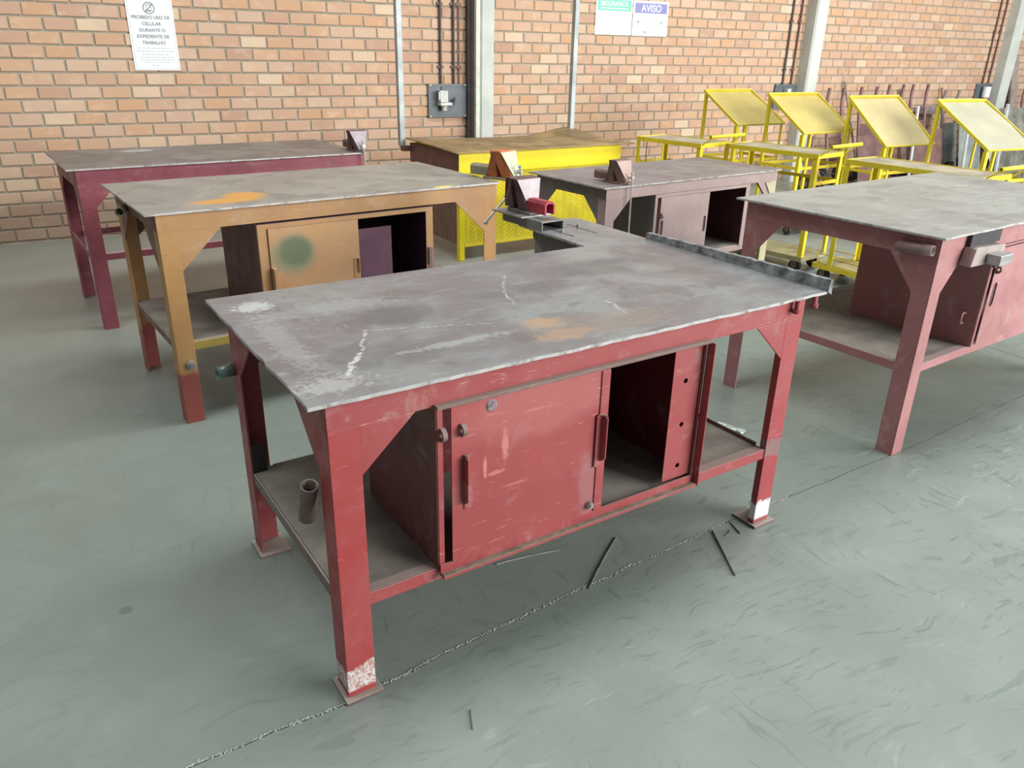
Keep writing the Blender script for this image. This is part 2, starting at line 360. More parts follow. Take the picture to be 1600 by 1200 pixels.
M['grey_side'] = paint('grey_side_paint', (0.20, 0.195, 0.18), (0.165, 0.16, 0.15), scratch=0.1)
M['cream'] = paint('cream_leg_paint', (0.58, 0.54, 0.36), (0.5, 0.46, 0.3), scratch=0.1)
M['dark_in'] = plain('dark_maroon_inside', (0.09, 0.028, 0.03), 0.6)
M['yellow'] = paint('bright_yellow_paint', (0.90, 0.76, 0.015), (0.84, 0.69, 0.015), dust=(0.6, 0.5, 0.2), dusty=0.12, scratch=0.1, wear=0.25, rough=0.38)
M['cart_yellow'] = paint('cart_yellow_paint', (0.80, 0.66, 0.03), (0.66, 0.53, 0.03), dust=(0.62, 0.50, 0.15), dusty=0.3, scratch=0.1, wear=0.3)
M['tray'] = plain('dusty_ochre_sheet', (0.52, 0.42, 0.14), 0.5, 0, 0.08, 4)
M['tray_b'] = plain('pale_ochre_sheet', (0.52, 0.43, 0.22), 0.5, 0, 0.08, 4)
M['tray_c'] = plain('pale_cream_sheet', (0.40, 0.385, 0.28), 0.55, 0, 0.08, 4)
M['cart_top'] = plain('worn_cream_board', (0.38, 0.34, 0.25), 0.6, 0, 0.25, 7)
M['cart_deck'] = plain('worn_olive_deck', (0.33, 0.30, 0.17), 0.6, 0, 0.3, 6)
M['tread'] = None
mt, nt, p = newmat('yellow_tread_plate'); v = ocoord(nt)
c = mix(nt, ramp(nt, noise_t(nt, v, 5, 4), 0.35, 0.65), (0.72, 0.58, 0.012), (0.86, 0.71, 0.018)); setin(nt, p, 'Base Color', c); p.inputs['Roughness'].default_value = 0.4
M['tread'] = mt
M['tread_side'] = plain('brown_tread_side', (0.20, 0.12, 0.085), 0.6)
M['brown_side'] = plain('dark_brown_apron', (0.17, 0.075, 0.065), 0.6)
M['galv'] = plain('grey_steel_post', (0.36, 0.40, 0.40), 0.5, 0.2, 0.2, 6)
M['steel'] = plain('bare_steel', (0.34, 0.34, 0.33), 0.4, 0.5, 0.25, 18)
M['steel_dark'] = plain('dark_oily_steel', (0.15, 0.145, 0.14), 0.45, 0.2, 0.35, 14)
M['bright'] = plain('bright_rod_steel', (0.62, 0.60, 0.55), 0.35, 0.5, 0.15, 20)
M['vise_top'] = plain('vise_grey_purple', (0.36, 0.31, 0.33), 0.45, 0.1, 0.2, 14)
M['vise_red'] = plain('vise_crimson', (0.36, 0.035, 0.06), 0.5, 0, 0.4, 16)
M['vise_dark'] = plain('vise_dark_maroon', (0.13, 0.07, 0.07), 0.5, 0.1, 0.35, 14)
M['vise_brown'] = plain('vise_brown', (0.20, 0.125, 0.10), 0.55, 0.1, 0.35, 14)
M['vise_orange'] = plain('vise_orange', (0.50, 0.15, 0.045), 0.55, 0, 0.3, 14)
M['vise_olive'] = plain('vise_olive', (0.30, 0.27, 0.18), 0.55, 0, 0.25, 14)
M['vise_green'] = plain('vise_pale_green', (0.46, 0.49, 0.36), 0.5, 0, 0.12, 10)
M['pinkish'] = plain('vise_pink_brown', (0.42, 0.29, 0.26), 0.55, 0, 0.15, 10)
M['ext'] = steel_top('grey_oily_plate', (0.22, 0.225, 0.215), (0.17, 0.17, 0.165), (0.32, 0.33, 0.31), rough=0.4, metal=0.1)
M['crust'] = plain('crusty_angle_iron', (0.23, 0.24, 0.245), 0.5, 0.2, 0.65, 24, 0.6)
M['plate_dark'] = plain('dark_panel_plate', (0.10, 0.12, 0.14), 0.45, 0, 0.15, 8)
M['box_grey'] = plain('pale_switch_plastic', (0.56, 0.58, 0.54), 0.5, 0, 0.15, 20)
M['cond'] = plain('dark_conduit', (0.075, 0.06, 0.06), 0.5, 0.1, 0.2)
M['cond_b'] = plain('brown_conduit', (0.15, 0.07, 0.06), 0.5, 0.1, 0.2)
M['white'] = plain('sign_white', (0.80, 0.86, 0.88), 0.35, 0, 0.02)
M['ink'] = plain('sign_grey_ink', (0.20, 0.22, 0.24), 0.5, 0, 0.0)
M['ink_pale'] = plain('sign_faded_ink', (0.38, 0.42, 0.45), 0.5, 0, 0.0)
M['sgreen'] = plain('sign_green', (0.13, 0.50, 0.36), 0.4, 0, 0.03)
M['sblue'] = plain('sign_blue', (0.21, 0.20, 0.45), 0.4, 0, 0.03)
M['rubber'] = plain('black_rubber', (0.035, 0.033, 0.035), 0.7)
M['mauve'] = plain('mauve_brown_tube', (0.23, 0.125, 0.125), 0.5, 0.1, 0.25, 8)
M['grey_tube'] = plain('grey_brown_tube', (0.26, 0.235, 0.215), 0.5, 0.2, 0.25, 8)
M['brown_sheet'] = plain('brown_sheet_metal', (0.17, 0.09, 0.08), 0.6, 0, 0.35, 4)
M['grey_sheet'] = plain('grey_green_sheet_metal', (0.27, 0.30, 0.28), 0.5, 0.1, 0.3, 4)
M['alu'] = plain('pale_aluminium', (0.62, 0.68, 0.68), 0.4, 0.3, 0.1)
M['red_cap'] = plain('red_plastic', (0.5, 0.06, 0.05), 0.4)

# ------------------------------------------------------------------ floor
def floor_mat():
    mt, nt, p = newmat('polished_grey_green_concrete'); v = ocoord(nt)
    c = mix(nt, ramp(nt, noise_t(nt, v, 0.5, 5, 0.6), 0.3, 0.7), (0.198, 0.238, 0.215), (0.245, 0.285, 0.258))
    c = mix(nt, mth(nt, 'MULTIPLY', ramp(nt, noise_t(nt, v, 2.2, 6, 0.65, 0.3), 0.42, 0.7), 0.4), c, (0.30, 0.35, 0.315))
    # trowel and tyre smears: thin curved dark strokes
    wp = N(nt, 'ShaderNodeVectorMath', operation='ADD'); nt.links.new(v, wp.inputs[0])
    nn = N(nt, 'ShaderNodeTexNoise'); nt.links.new(v, nn.inputs['Vector']); nn.inputs['Scale'].default_value = 2.2; nn.inputs['Detail'].default_value = 3
    sc = N(nt, 'ShaderNodeVectorMath', operation='SCALE'); nt.links.new(nn.outputs['Color'], sc.inputs[0]); sc.inputs['Scale'].default_value = 0.22
    nt.links.new(sc.outputs[0], wp.inputs[1])
    wv = wp.outputs[0]; xs = sep(nt, v)[0]; side = ramp(nt, xs, -0.6, 2.0, 0.30, 1.0)
    for (sc_, rot, th_, am, colr) in (((5.5, 42.0, 1), 0.95, 0.59, 0.50, (0.130, 0.165, 0.145)), ((42.0, 7.0, 1), -0.25, 0.60, 0.55, (0.120, 0.155, 0.138)), ((7.0, 48.0, 1), 2.3, 0.60, 0.55, (0.12, 0.155, 0.14)), ((8.0, 70.0, 1), 0.25, 0.61, 0.55, (0.13, 0.165, 0.145)), ((5.0, 16.0, 1), 1.3, 0.62, 0.30, (0.14, 0.175, 0.155)), ((6.0, 30.0, 1), 1.6, 0.62, 0.45, (0.36, 0.41, 0.375))):
        n = noise_t(nt, mapping(nt, wv, scale=sc_, rot=(0, 0, rot), loc=(rot * 3.1, rot * 1.7, 0)), 1.0, 3, 0.6, 0.5)
        g = mth(nt, 'MULTIPLY', ramp(nt, n, th_, th_ + 0.06), ramp(nt, noise_t(nt, mapping(nt, v, loc=(rot * 5, 2, 0)), 1.3, 3, 0.5), 0.42, 0.60))
        c = mix(nt, mth(nt, 'MULTIPLY', mth(nt, 'MULTIPLY', g, side), am), c, colr)
    c = mix(nt, mth(nt, 'MULTIPLY', ramp(nt, noise_t(nt, v, 7, 5, 0.7), 0.62, 0.72), 0.25), c, (0.17, 0.18, 0.17))
    c = mix(nt, mth(nt, 'MULTIPLY', ramp(nt, noise_t(nt, v, 45, 3, 0.6), 0.71, 0.75), 0.5), c, (0.10, 0.11, 0.10))
    c = mix(nt, mth(nt, 'MULTIPLY', ramp(nt, noise_t(nt, mapping(nt, v, scale=(8, 60, 1), rot=(0, 0, .3)), 2, 3), 0.74, 0.78), 0.5), c, (0.5, 0.55, 0.52))
    c = mix(nt, mth(nt, 'MULTIPLY', blob(nt, v, (-.05, 2.15, 0), (.022, .022, 1), .3, 20), .5), c, (0.10, 0.12, 0.11))
    # dustier, browner towards the wall
    y = sep(nt, v)[1]
    c = mix(nt, ramp(nt, y, 3.0, 6.5, 0, 0.55), c, (0.30, 0.29, 0.25))
    setin(nt, p, 'Base Color', c)
    setin(nt, p, 'Roughness', ramp(nt, noise_t(nt, v, 3, 4), 0.3, 0.7, 0.32, 0.48)); p.inputs['Specular IOR Level'].default_value = 0.45
    bump(nt, p, noise_t(nt, v, 30, 4, 0.6), 0.05, 0.002)
    return mt
MF = floor_mat()
MJ = plain('dark_joint_grit', (0.10, 0.105, 0.095), 0.9)
fb = MB().box((-8, -9, -0.12), (20, 7.55, -0.012)).build('floor', MJ); tag(fb, 'grey-green polished concrete floor with dark sawn joints', kind='structure')
J = [(-8, 1.28), (0.016, 1.4905), (0.40, 1.5), (0.9, 1.567), (1.25, 1.602), (1.6, 1.634), (1.90, 1.663), (2.84, 1.713), (4.02, 1.815), (4.545, 1.86), (20, 3.2)]
Js = [J[0]]
for a, b in zip(J, J[1:]):
    n = max(1, int((b[0] - a[0]) / 0.06)) if -0.2 < b[0] < 5 else 1
    for i in range(1, n + 1):
        t = i / n; Js.append((a[0] + (b[0] - a[0]) * t, a[1] + (b[1] - a[1]) * t + (random.uniform(-.0035, .0035) if n > 1 else 0)))
g = 0.0022
xj = 4.545
def slab(poly):
    mb = MB(); mb.prism([(x, y, -0.012) for x, y in poly], (0, 0, 0.012)); return mb.build('concrete_slab', MF, fb)
slab([(-8, -9), (20, -9)] + [(x, y - g) for x, y in reversed(Js)])
slab([(x, y + g) for x, y in Js if x <= xj - g] + [(xj - g, J[-2][1] + g), (xj - g - .01, 7.55), (-8, 7.55)])
slab([(xj + g, J[-2][1] + g), (20, 3.2 + g), (20, 7.55), (xj + g - .01, 7.55)])
# grit lying along the joint
mb = MB()
for i in range(900):
    k = random.uniform(0.0, 2.2); a = max(j for j in range(len(Js) - 1) if Js[j][0] <= k); (x0, y0), (x1, y1) = Js[a], Js[a + 1]
    y = y0 + (y1 - y0) * (k - x0) / (x1 - x0) + random.gauss(0.003, 0.0022); s = random.uniform(.0010, .0026)
    mb.hexa([(k - s, y - s, 0), (k + s, y - s, 0), (k + s, y + s, 0), (k - s, y + s, 0)], [(k - s * .4, y - s * .5, s * .7), (k + s * .5, y - s * .3, s * .8), (k + s * .4, y + s * .5, s * .7), (k - s * .5, y + s * .4, s * .6)])
gr = mb.build('joint_grit', plain('pale_grit', (0.42, 0.44, 0.41), 0.8), fb); tag(gr, kind='stuff')

# ------------------------------------------------------------------ brick wall
def brick_mat():
    mt, nt, p = newmat('fired_clay_brick')
    at = N(nt, 'ShaderNodeAttribute', attribute_name='tone'); t = at.outputs['Fac']
    v = N(nt, 'ShaderNodeNewGeometry').outputs['Position']
    cr = N(nt, 'ShaderNodeValToRGB'); nt.links.new(t, cr.inputs[0]); e = cr.color_ramp.elements
    e[0].position = 0; e[0].color = (0.47, 0.29, 0.21, 1); e[1].position = 1; e[1].color = (0.66, 0.52, 0.37, 1)
    for ps, cl in ((0.2, (0.53, 0.335, 0.235, 1)), (0.4, (0.57, 0.375, 0.25, 1)), (0.55, (0.56, 0.335, 0.20, 1)), (0.7, (0.56, 0.385, 0.285, 1)), (0.88, (0.60, 0.43, 0.30, 1))):
        x = e.new(ps); x.color = cl
    c = cr.outputs[0]
    c = mix(nt, mth(nt, 'MULTIPLY', ramp(nt, noise_t(nt, mapping(nt, v, scale=(1, 1, 1.6)), 8, 4, 0.6), 0.5, 0.75), 0.45), c, (0.70, 0.52, 0.38))
    c = mix(nt, mth(nt, 'MULTIPLY', ramp(nt, noise_t(nt, v, 2.3, 4, 0.6), 0.52, 0.75), 0.3), c, (0.42, 0.26, 0.20))
    c = mix(nt, mth(nt, 'MULTIPLY', ramp(nt, noise_t(nt, v, 55, 4, 0.7), 0.68, 0.74), 0.4), c, (0.30, 0.22, 0.18))
    z = sep(nt, v)[2]; zz = mth(nt, 'ADD', z, mth(nt, 'MULTIPLY', mth(nt, 'SUBTRACT', noise_t(nt, v, 3, 5), 0.5), 0.12))
    c = mix(nt, ramp(nt, zz, 0.36, 0.26, 0, 0.62), c, (0.27, 0.19, 0.145))
    setin(nt, p, 'Base Color', c); p.inputs['Roughness'].default_value = 0.85; p.inputs['Specular IOR Level'].default_value = 0.2
    bump(nt, p, noise_t(nt, v, 70, 5, 0.6), 0.35, 0.002)
    return mt
MBR = brick_mat()
mt, nt, p = newmat('sandy_mortar'); v = N(nt, 'ShaderNodeNewGeometry').outputs['Position']
c = mix(nt, ramp(nt, noise_t(nt, v, 6, 5), 0.3, 0.7), (0.31, 0.275, 0.21), (0.38, 0.335, 0.26))
z = sep(nt, v)[2]; c = mix(nt, ramp(nt, z, 0.40, 0.2, 0, 0.6), c, (0.20, 0.16, 0.12))
setin(nt, p, 'Base Color', c); p.inputs['Roughness'].default_value = 0.95; bump(nt, p, noise_t(nt, v, 60, 5, 0.7), 0.6, 0.003); MMO = mt
YW = 7.42
wall = MB().box((-3.2, YW + 0.009, -0.012), (17.5, YW + 0.2, 4.2)).build('wall_back', MMO); tag(wall, 'exposed orange brick wall with recessed grey mortar', kind='structure')
PX, PZ, Z0, MG = 0.2225, 0.0985, 0.0125, 0.016
def brick_geo(w, h, seed):
    r = random.Random(seed); d = 0.016; c = 0.004; j = lambda a: r.uniform(-a, a)
    B = [(0, 0), (w, 0), (w, h), (0, h)]; B = [(x + j(.0015), z + j(.0012)) for x, z in B]
    vs = [(x, d, z) for x, z in B] + [(x, c, z) for x, z in B] + [(x + (c if x < w / 2 else -c), j(.0007), z + (c if z < h / 2 else -c)) for x, z in B]
    fs = []
    for a in (0, 4):
        for i in range(4): k = (i + 1) % 4; fs.append((a + i, a + k, a + 4 + k, a + 4 + i))
    fs.append((8, 9, 10, 11)); return vs, fs
def tonemesh(name, vs, fs, tones):
    me = bpy.data.meshes.new(name); me.from_pydata(vs, [], fs); me.materials.append(MBR)
    at = me.attributes.new('tone', 'FLOAT', 'POINT'); at.data.foreach_set('value', tones)
    bm = bmesh.new(); bm.from_mesh(me); bm.normal_update()
    for f in bm.faces:
        pass
    bm.to_mesh(me); bm.free(); return me
WB, HB = PX - MG, PZ - MG
shared = []
for i in range(18):
    vs, fs = brick_geo(WB, HB, i); shared.append(tonemesh('brick', vs, fs, [(i + 0.5) / 18] * len(vs)))
tall = []; allb = []
def pick(r):
    t = r.random()
    return min(0.999, 0.16 + 0.70 * t) if r.random() < 0.88 else (r.uniform(0.9, 0.999) if r.random() < 0.4 else r.uniform(0, .15))
br = random.Random(3)
for k in range(-1, 42):
    off = (0.203 if k % 2 else 0.09) + 0.012 * math.sin(k * 1.7) + (0.0015 * k if k > 4 else -0.01)
    for i in range(-15, 78):
        x = off + i * PX + MG / 2 + br.uniform(-.003, .003); z = Z0 + k * PZ + MG / 2
        if x > 17.2 or x < -3.1: continue
        allb.append((x, z, pick(br), k))
vis = [b for b in allb if b[0] > -0.75 and b[1] > -0.03 and b[1] < 1.98 + 0.0 * b[0]]
vis.sort(key=lambda b: b[0] + 0.15 * abs(b[1] - 1))
single = vis[:300]; sset = set(map(id, single))
for b in single:
    if b[1] < 0:
        pass
    o = bpy.data.objects.new('brick', shared[int(b[2] * 18)]); COL.objects.link(o); o.parent = wall
    o.location = (b[0], YW + br.uniform(-.0012, .0012), b[1])
VV, FF, TT = [], [], []
for n, b in enumerate(allb):
    if id(b) in sset: continue
    vs, fs = brick_geo(WB, HB, n); o = len(VV); dy = br.uniform(-.0012, .0012)
    VV += [(x + b[0], y + YW + dy, z + b[1]) for x, y, z in vs]; FF += [tuple(q + o for q in f) for f in fs]; TT += [b[2]] * len(vs)
o = bpy.data.objects.new('brickwork', tonemesh('brickwork', VV, FF, TT)); COL.objects.link(o); o.parent = wall; o['kind'] = 'stuff'

# concrete columns standing proud of the wall
mt, nt, p = newmat('painted_concrete_column'); v = ocoord(nt)
c = mix(nt, ramp(nt, noise_t(nt, v, 3, 5), 0.35, 0.65), (0.50, 0.53, 0.49), (0.60, 0.63, 0.585))
c = mix(nt, mth(nt, 'MULTIPLY', ramp(nt, noise_t(nt, v, 9, 5, 0.7), 0.62, 0.7), 0.55), c, (0.30, 0.32, 0.30))
setin(nt, p, 'Base Color', c); p.inputs['Roughness'].default_value = 0.8; bump(nt, p, noise_t(nt, v, 40, 5), 0.3, 0.002); MCO = mt
def column(x0, x1, y0, groove=True):
    """rectangular precast column with a shallow rebate on its left edge"""
    mb = MB(); prof = [(x0, YW + 0.05), (x0, y0 + 0.02), (x0 + 0.008, y0 + 0.012), (x0 + 0.018, y0), (x1 - 0.012, y0), (x1, y0 + 0.012), (x1, YW + 0.05)]
    mb.prism([(x, y, -0.01) for x, y in prof], (0, 0, 4.2))
    o = mb.build('trim_1', MCO); return o
c1 = column(3.792, 3.945, 7.275); c1.name = 'trim_1'; tag(c1, 'concrete wall column behind the yellow workbench', kind='structure')
c2 = column(8.38, 8.575, 7.26); c2.name = 'trim_2'; tag(c2, 'concrete wall column between the slanted trays', kind='structure')
c3 = column(12.62, 12.83, 7.26); c3.name = 'trim_3'; tag(c3, 'concrete wall column near the right edge', kind='structure')
# pale steel batten on the left side of the first column
MB().box((3.70, 7.36, -.01), (3.7915, 7.46, 4.15)).build('gap_shade_box', M['cond'], c1); b1 = MB().box((3.738, 7.262, 0), (3.778, 7.3, 4.15)); b1 = b1.build('edge_batten', plain('pale_batten', (0.66, 0.68, 0.58), 0.6), c1)  # dark box stands in for the gap's shade and the left shadow edge

# ------------------------------------------------------------------ benches
def bench(name, loc, yaw, L, W, H, mats, label, cat='workbench', rail=0.30, left_overhang=0.045, right_in=0.07, gw=0.14, gh=0.13, ap=0.075, feet=(), top_build=None, bev=0.0015, lw=0.075, lip=False):
    R = empty(name, (loc[0], loc[1], 0), math.radians(yaw)); tag(R, label, cat)
    fr, sd = mats['front'], mats['side']; lg = mats.get('legs', {})
    v0 = 0.03; u0 = left_overhang; u1 = L - right_in; vb = W - 0.03
    th = 0.008; zt = H - th; za = zt - ap
    if top_build: top_build(R)
    else:
        mb = MB(); n = int(L / 0.06); jit = lambda a=0.0025: random.uniform(-a, a)
        pts = [(L * i / n, jit()) for i in range(n + 1)] + [(L + jit(), W * i / 12) for i in range(1, 12)] + [(L - L * i / n, W + jit()) for i in range(n + 1)] + [(jit(), W - W * i / 12) for i in range(1, 12)]
        mb.prism([(x, y, zt) for x, y in pts], (0, 0, th)); o = mb.build('tabletop', [mats['top'], M['worn_edge']], R)
        for pl in o.data.polygons:
            if abs(pl.normal.z) < 0.5: pl.material_index = 1
    # aprons
    MB().box((u0, v0, za), (u1, v0 + 0.006, zt)).build('apron', fr, R, bev)
    MB().box((u0, v0 + 0.0065, za), (u0 + 0.006, vb - .0065, zt)).build('apron', sd, R, bev)
    MB().box((u1 - 0.006, v0 + 0.0065, za), (u1, vb - .0065, zt)).build('apron', sd, R, bev)
    MB().box((u0, vb - 0.006, za), (u1, vb, zt)).build('apron', sd, R, bev)
    # legs
    for key, (a, b) in {'fl': (u0 + .001, v0 + 0.0005), 'fr': (u1 - lw - .001, v0 + 0.0005), 'bl': (u0 + .001, vb - lw - 0.0005), 'br': (u1 - lw - .001, vb - lw - 0.0005)}.items():
        zb = 0.009 if key in feet else 0.0
        t = 0.006; top = za; l = MB(); fy = b if key[0] == 'f' else b + lw - t; fx = a if key[1] == 'l' else a + lw - t
        l.box((a, fy, zb), (a + lw, fy + t, top))
        y0_, y1_ = (b + t, b + lw) if key[0] == 'f' else (b, b + lw - t)
        l.box((fx, y0_, zb), (fx + t, y1_, top))
        if key == 'fr' and lip: l.box((a, b + t, zb), (a + t, b + 0.026, top))
        l = l.build('leg', lg.get(key, fr), R, 0.0012)
        if key in feet:
            MB().box((a - 0.012, b - 0.018, 0), (a + lw + 0.014, b + lw + 0.014, 0.009)).build('foot_plate', M['dusty_brown'], l, 0.002)
    # gussets: plates on the front, back and side faces
    for (x, sgn) in ((u0 + lw, 1), (u1 - lw, -1)):
        for vy in (v0 + 0.001, vb - 0.0065):
            MB().prism([(x, vy, za), (x + sgn * gw, vy, za), (x, vy, za - gh)], (0, 0.0055, 0)).build('gusset', fr if vy < W / 2 else sd, R, bev)
    for x in (u0 + 0.001, u1 - 0.0065):
        for (y, sgn) in ((v0 + lw, 1), (vb - lw, -1)):
            MB().prism([(x, y, za), (x, y + sgn * gw, za), (x, y, za - gh)], (0.0055, 0, 0)).build('gusset', sd, R, bev)
    # lower rails and shelf
    rt = rail; rb = rail - 0.036
    MB().box((u0 + lw, v0 + 0.004, rb), (u1 - lw, v0 + 0.010, rt)).box((u0 + lw, v0 + 0.0105, rt - 0.006), (u1 - lw, v0 + 0.04, rt)).build('shelf_rail', [mats.get('rail', fr)], R, bev)
    MB().box((u0 + 0.004, v0 + lw, rb), (u0 + 0.010, vb - lw, rt)).build('shelf_rail', mats.get('siderail', sd), R, bev)
    xr = u1 - lw - 0.001 if lip else u1 - 0.006
    MB().box((xr - .005, v0 + (.0415 if lip else lw), rb), (xr, vb - lw, rt + (0.012 if lip else 0))).build('shelf_rail', mats.get('siderail', sd), R, bev)
    MB().box((u0 + lw, vb - 0.05, rb), (u1 - lw, vb - 0.044, rt + 0.0)).build('shelf_rail', mats.get('backrail', fr), R, bev)
    if mats.get('shelf'):
        MB().box((u0 + 0.0115, v0 + 0.041, rt - 0.006), (xr - .0055, vb - 0.0515, rt)).build('shelf', mats['shelf'], R)
    return R, dict(v0=v0, u0=u0, u1=u1, za=za, zt=zt, vb=vb, rt=rt)

def cabinet_body(R, u0, u1, z0, z1, v0, depth, ms, mi, stile_l=None, stile_r=None, header=0.02, fm=None, base=0.0, name='cabinet'):
    """side, back and floor sheets joined to the front frame: one steel carcass"""
    t = 0.003
    mb = MB()
    mb.box((u0, v0 + 0.003, z0), (u0 + t, v0 + depth, z1), 0)
    mb.box((u1 - t, v0 + 0.003, z0), (u1, v0 + depth, z1), 0)
    mb.box((u0 + t, v0 + depth - t, z0), (u1 - t, v0 + depth, z1), 1)
    mb.box((u0 + t, v0 + 0.02, z0), (u1 - t, v0 + depth - t, z0 + t), 3)
    mb.box((u0 + t, v0 + 0.02, z1 - t), (u1 - t, v0 + depth - t, z1), 1)
    mb.box((u0 + t, v0 + .03, z0 + t), (u0 + 2 * t, v0 + depth - t, z1 - t), 1)
    mb.box((u1 - 2 * t, v0 + .03, z0 + t), (u1 - t, v0 + depth - t, z1 - t), 1)
    # frame
    mb.box((u0 + t, v0 + 0.001, z0), (stile_l, v0 + 0.005, z1), 2)
    mb.box((stile_r, v0 + 0.001, z0), (u1 - t, v0 + 0.005, z1), 2)
    mb.box((stile_l, v0 + 0.001, z1 - header), (stile_r, v0 + 0.005, z1), 2)
    if base: mb.box((stile_l, v0 + 0.001, z0), (stile_r, v0 + 0.005, z0 + base), 2)
    return mb.build(name, [ms, mi, fm, M['shelf']], R)

def lug(parent, u, v, z, r, mat, rot=0):
    """half-round padlock eye standing out of the panel"""
    mb = MB(); n = 10; o = []
    outer = [(math.cos(PI * i / n - PI / 2) * r, math.sin(PI * i / n - PI / 2) * r) for i in range(n + 1)]
    pts = [(0, y) for x, y in outer]
    mb.holed([(-0.002, -r), *[(max(x, 0) + 0.004, y) for x, y in outer], (-0.002, r)], [circ(r * 0.5, 0, r * 0.36, 10)], (u, v, z), (0, -1, 0), (0, 0, 1), 0.012)
    return mb.build('padlock_eye', mat, parent)

# ---- main red bench
def main_top(R):
    L, W, H, th = 1.713, 0.865, 0.85, 0.009
    jit = lambda a=0.003: random.uniform(-a, a); n = 46
    front = [(L * i / n, jit(.0022) + (0.004 if i > 40 else 0)) for i in range(n + 1)]
    right = [(L + jit(.002), W * i / 16) for i in range(1, 16)]
    back = [(L, W), (L, 1.325), (1.405, 1.325), (1.405, W)] + [(1.40 * (1 - i / 20), W + jit(.002)) for i in range(1, 21)]
    left = [(jit(.003), W - W * i / 16) for i in range(1, 16)]
    front[0] = (-.002, 0)
    sl = lambda cx: [(cx - .006, 1.02), (cx + .006, 1.02), (cx + .006, 1.235), (cx - .006, 1.235)]
    mb = MB(); mb.holed(front + right + back + left, [sl(1.47), sl(1.59)], (0, 0, H - th), (1, 0, 0), (0, 1, 0), th)
    o = mb.build('tabletop', [M['top_main'], M['worn_edge']], R)
    for pl in o.data.polygons:
        if abs(pl.normal.z) < 0.5: pl.material_index = 1
        elif pl.center.y > W + .02: pass
    # raised angle iron along the right end, crusted with slag
    mb = MB(); k = 40; a = []
    for i in range(k + 1):
        t = i / k; yy = 0.0 + t * (W - 0.005); hh = 0.038 - 0.016 * t + jit(.002); a.append((yy, hh))
    for (y0, h0), (y1, h1) in zip(a, a[1:]):
        o0, o1 = jit(.002), jit(.002)
        mb.hexa([(L - 0.004, y0, H + .0002), (L + 0.014, y0, H - 0.012), (L + 0.014, y1, H - 0.012), (L - 0.004, y1, H + .0002)], [(L + 0.000, y0, H + h0), (L + 0.013, y0, H + h0 + .002), (L + 0.013, y1, H + h1 + .002), (L + 0.000, y1, H + h1)])
    mb.build('end_lip', M['crust'], R)
    for x in (1.47, 1.59): MB().cyl((x, 1.10 + (x - 1.47) * .4, H), (x, 1.10 + (x - 1.47) * .4, H + 0.014), 0.008, 6).build('clamp_bolt', M['steel'], R)
    # brackets carrying the rear extension
    for x in (1.45, 1.60):
        MB().prism([(x, W + .02, H - th), (x, 1.28, H - th), (x, 1.28, H - .05), (x, W + .02, H - 0.30)], (0.01, 0, 0)).build('support_bracket', M['grey_side'], R)
RM, D = bench('red_workbench', (0.369, 1.472), 3.564, 1.713, 0.865, 0.85,
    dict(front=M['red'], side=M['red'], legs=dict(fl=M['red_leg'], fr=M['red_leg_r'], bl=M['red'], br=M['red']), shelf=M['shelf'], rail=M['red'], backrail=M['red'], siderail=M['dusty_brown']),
    'bright red foreground workbench with a scuffed grey plate top and half-open sliding cabinet', rail=0.306, lip=True, feet=('fl', 'fr', 'bl'), top_build=main_top)
v0 = D['v0']
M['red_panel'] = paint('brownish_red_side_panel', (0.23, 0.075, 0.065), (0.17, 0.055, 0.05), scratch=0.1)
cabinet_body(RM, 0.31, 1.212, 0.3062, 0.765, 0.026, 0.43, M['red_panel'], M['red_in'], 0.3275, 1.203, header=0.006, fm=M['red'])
# ledge over the doors
MB().box((0.305, 0.010, 0.765), (1.215, 0.0292, 0.774)).build('dusty_ledge', [M['dusty_brown']], RM, 0.001)
# bottom track with two lips
tr = MB().box((0.312, 0.004, 0.289), (1.21, 0.028, 0.294)).box((0.312, 0.001, 0.289), (1.21, 0.0045, 0.2965)).box((0.312, 0.0205, 0.294), (1.21, 0.0245, 0.322)).build('door_track', [M['red']], RM)
MB().box((0.314, 0.0047, 0.2942), (1.208, 0.0203, 0.2975)).build('track_dirt', M['dust'], tr)
MB().box((1.2125, -0.001, 0.289), (1.2165, 0.0285, 0.7648)).build('frame_fin', M['red'], RM, 0.001)
# sliding door with dent hole, bolt, two angle handles and padlock eye
d1 = MB().holed(rect(0.345, 0.324, 0.832, 0.762), [circ(0.457, 0.742, 0.011, 10)], (0, 0.0195, 0), (1, 0, 0), (0, 0, 1), 0.0035).build('sliding_door', M['red_door'], RM)
MB().box((0.803, 0.0125, 0.326), (0.832, 0.0158, 0.760)).build('door_edge_strip', M['red'], d1, 0.001)
def angle_handle(par, u, z0, z1, flip, mat, vf=0.016, d=0.022):
    mb = MB(); s = -1 if flip else 1
    mb.box((u, vf - 0.003, z0), (u + s * 0.024, vf, z1))
    mb.prism([(u, vf, z0 + 0.012), (u, vf - d, z0 + 0.03), (u, vf - d, z1 - 0.004), (u, vf, z1)], (s * 0.004, 0, 0))
    mb.prism([(u, vf, z1), (u + s * .022, vf, z1), (u, vf - d, z1)], (0, 0, .003))
    return mb.build('handle', mat, par, 0.0008)
angle_handle(d1, 0.378, 0.472, 0.625, False, M['red'])
angle_handle(d1, 0.816, 0.473, 0.632, True, M['red'], vf=0.0123)
lug(d1, 0.380, 0.017, 0.698, 0.017, M['dusty_brown']); 
MB().cyl((0.457, 0.0155, 0.742), (0.457, 0.0125, 0.742), 0.017, 9, caps=True, r2=0.013).build('torn_hole_rim', plain('torn_metal', (0.25, 0.2, 0.21), .5, .2, .5, 60), d1)
